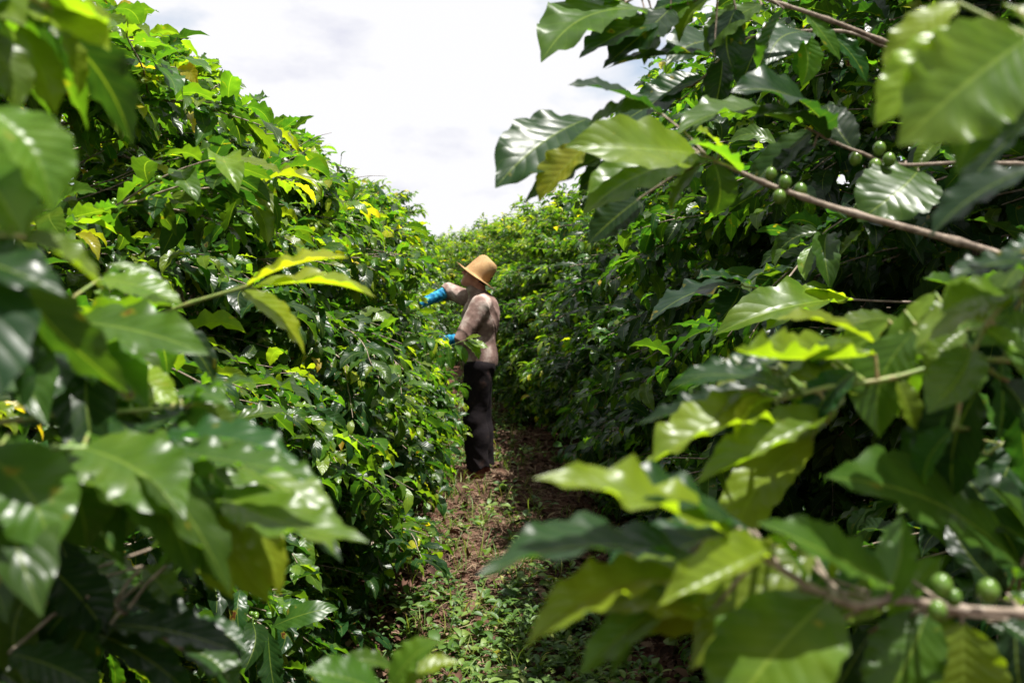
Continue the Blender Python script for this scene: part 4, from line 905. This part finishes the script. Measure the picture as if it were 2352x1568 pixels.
rg = np.random.default_rng(4); rr_ = random.Random(9)
def xcn(y): return np.where(y > 6, -0.0052 * (y - 6) ** 2, 0.0)
def scatter_leaves(n, xw, y0, y1, Lr, wd, tonef, tmpl_kw, flat, hgt, dens=None, ypow=1.0):
    ls = LeafSet(); tm = [leaf_template(4, 2, rr_, **{**tmpl_kw, 'wave': .04}) for _ in range(5)]
    for t in tm:
        k = n // 5; y = y0 + (y1 - y0) * rg.random(k) ** ypow; x = xcn(y) + rg.uniform(-xw, xw, k)
        if dens is not None:
            m = rg.random(k) < dens(x, y); x, y = x[m], y[m]; k = len(x)
        a = rg.uniform(0, 6.283, k); P = np.stack([x, y, gz(x, y) + hgt * rg.random(k) ** 1.3 + .012], 1)
        D = np.stack([np.cos(a), np.sin(a), rg.normal(0.05, flat, k)], 1); Nn = np.stack([rg.normal(0, flat, k), rg.normal(0, flat, k), np.ones(k)], 1)
        ls.add(t, P, D, Nn, rg.uniform(*Lr, k), np.ones(k), tonef(k), rg.random(k))
    return ls
def patch(x, y):
    return np.clip(0.5 + 0.7 * np.sin(2.1 * x + 1.3 * y + 0.4) * np.sin(1.7 * y - 1.1 * x + 1.9) + 0.35 * np.sin(5.3 * x + 2) * np.sin(4.1 * y), 0, 1)
def d_weed(x, y):
    near = np.clip((5.35 - y) / 0.6, 0, 1); c = x - xcn(y)
    lat = np.exp(-((c - 0.15) / 0.50) ** 2)
    bare = ((y > 5.3) & (y < 7.4))
    return np.where(bare, 0.09 * lat, np.maximum(near * lat * (0.5 + 0.5 * patch(x, y)), 0.5 * patch(x, y) * np.clip((y - 7.3) / .8, 0, 1) * lat))
# weeds: small plants, each a rosette of leaves on short stems
def weeds():
    ls = LeafSet(); st = TubeSet(4); tm = [leaf_template(5, 2, rr_, arch=.7, wave=.03, fold=.3, width=w) for w in (.42, .5, .6, .36)]
    k = 0; pl = [[] for _ in tm]
    while k < 12000:
        y = 2.8 + 15 * rr_.random() ** 2.2; x = float(xcn(np.array(y))) + rr_.uniform(-0.95, 1.05); k += 1
        if rr_.random() > float(d_weed(np.array(x), np.array(y))): continue
        if math.hypot(x + .08, (y - MAN_Y + .15) * .7) < .33: continue
        z = float(gz(x, y)); h = rr_.uniform(.02, .11); a = rr_.uniform(0, 6.28); tx, ty = x + rr_.uniform(-.04, .04), y + rr_.uniform(-.04, .04)
        st.add([(x, y, z), ((x + tx) / 2, (y + ty) / 2, z + h * .6), (tx, ty, z + h)], [.0014, .0012, .0008])
        sz = rr_.uniform(.028, .068); t = rr_.randrange(len(tm)); base = rr_.uniform(.2, .8)
        for q in range(rr_.randrange(4, 9)):
            b = a + q * 2.4; zz = z + h * (1 - .12 * q) + .004
            pl[t].append(((tx, ty, max(zz, z + .008)), (math.cos(b), math.sin(b), rr_.uniform(-.1, .6)), (rr_.gauss(0, .2), rr_.gauss(0, .2), 1), sz * rr_.uniform(.7, 1.2), 1, min(1, max(0, base + rr_.uniform(-.25, .25))), rr_.random()))
    for t, lst in zip(tm, pl):
        if lst:
            z = list(zip(*lst)); ls.add(t, z[0], z[1], z[2], z[3], z[4], np.array(z[5]), np.array(z[6]))
    o = link_mesh('weeds', ls.mesh('weeds'), M_weed); tag(o, 'low green broad leaved weeds covering the path', 'weeds', kind='stuff')
    s = link_mesh('stems', st.mesh('stems'), M_weed, o, world=False)
weeds()
# grass tufts
gs = LeafSet(); gt = [leaf_template(5, 2, rr_, arch=a_, wave=.0, fold=.4, width=.035, twist=.3) for a_ in (.9, 1.4, .5)]
for t in gt:
    P = []; D = []; L_ = []
    for c in range(70):
        y = 3.2 + 9 * rr_.random() ** 1.5; x = float(xcn(np.array(y))) + rr_.gauss(-0.05, .38); z = float(gz(x, y))
        for b in range(rr_.randrange(4, 14)):
            a = rr_.uniform(0, 6.28); P.append((x + rr_.gauss(0, .02), y + rr_.gauss(0, .02), z)); D.append((math.cos(a) * .6, math.sin(a) * .6, rr_.uniform(.4, 1.6))); L_.append(rr_.uniform(.06, .2))
    k = len(P); gs.add(t, P, D, [(0.1, 0.1, 1)] * k, L_, [1] * k, rg.uniform(.3, 1, k), rg.random(k))
tag(link_mesh('grass', gs.mesh('grass'), M_weed), 'thin green grass tufts on the path', 'grass', kind='stuff')
# dead leaves and dry stalks
ls = scatter_leaves(15000, 1.5, 2.4, 13, (.02, .075), .4, lambda k: rg.random(k) ** 1.2, dict(width=.45, arch=1.2, fold=.5), .35, .02, ypow=1.3)
tag(link_mesh('leaf_litter', ls.mesh('leaf_litter'), M_litter), 'brown dead leaves lying on the soil', 'leaf litter', kind='stuff')
ls = scatter_leaves(900, 0.9, 3.0, 11, (.06, .12), .4, lambda k: .35 + .65 * rg.random(k), dict(width=.42, arch=1.7, fold=.7), .3, .02, ypow=1.3)
tag(link_mesh('fallen_leaves', ls.mesh('fallen_leaves'), M_litter), 'large curled dry brown leaves scattered along the path', 'fallen leaves', kind='stuff')
hs2 = TubeSet(3)
for k in range(3800):
    y = 3.0 + 8.0 * rr_.random(); x = rr_.gauss(0.12, .40) + float(xcn(np.array(y)))
    if rr_.random() > (1.0 if 4.6 < y < 8.2 else .35): continue
    a = rr_.uniform(0, 6.28); L = rr_.uniform(.04, .24); z = float(gz(x, y)) + rr_.uniform(.015, .045); c = rr_.gauss(0, .3); e = rr_.uniform(0, .03)
    p = []
    for i in range(4): p.append((x + math.cos(a + c * i) * L * i / 3, y + math.sin(a + c * i) * L * i / 3, z + e * math.sin(i)))
    r = rr_.uniform(.0010, .0026); hs2.add(p, [r, r, r, r * .6])
me = hs2.mesh('dry_stalks'); at3 = me.attributes.new('tone', 'FLOAT', 'POINT'); nv_ = len(me.vertices); at3.data.foreach_set('value', np.repeat(rg.random(nv_ // 12 + 1), 12)[:nv_].astype(np.float32))
tag(link_mesh('dry_stalks', me, M_hay), 'straw coloured dry grass stalks strewn over the path', 'dry grass', kind='stuff')
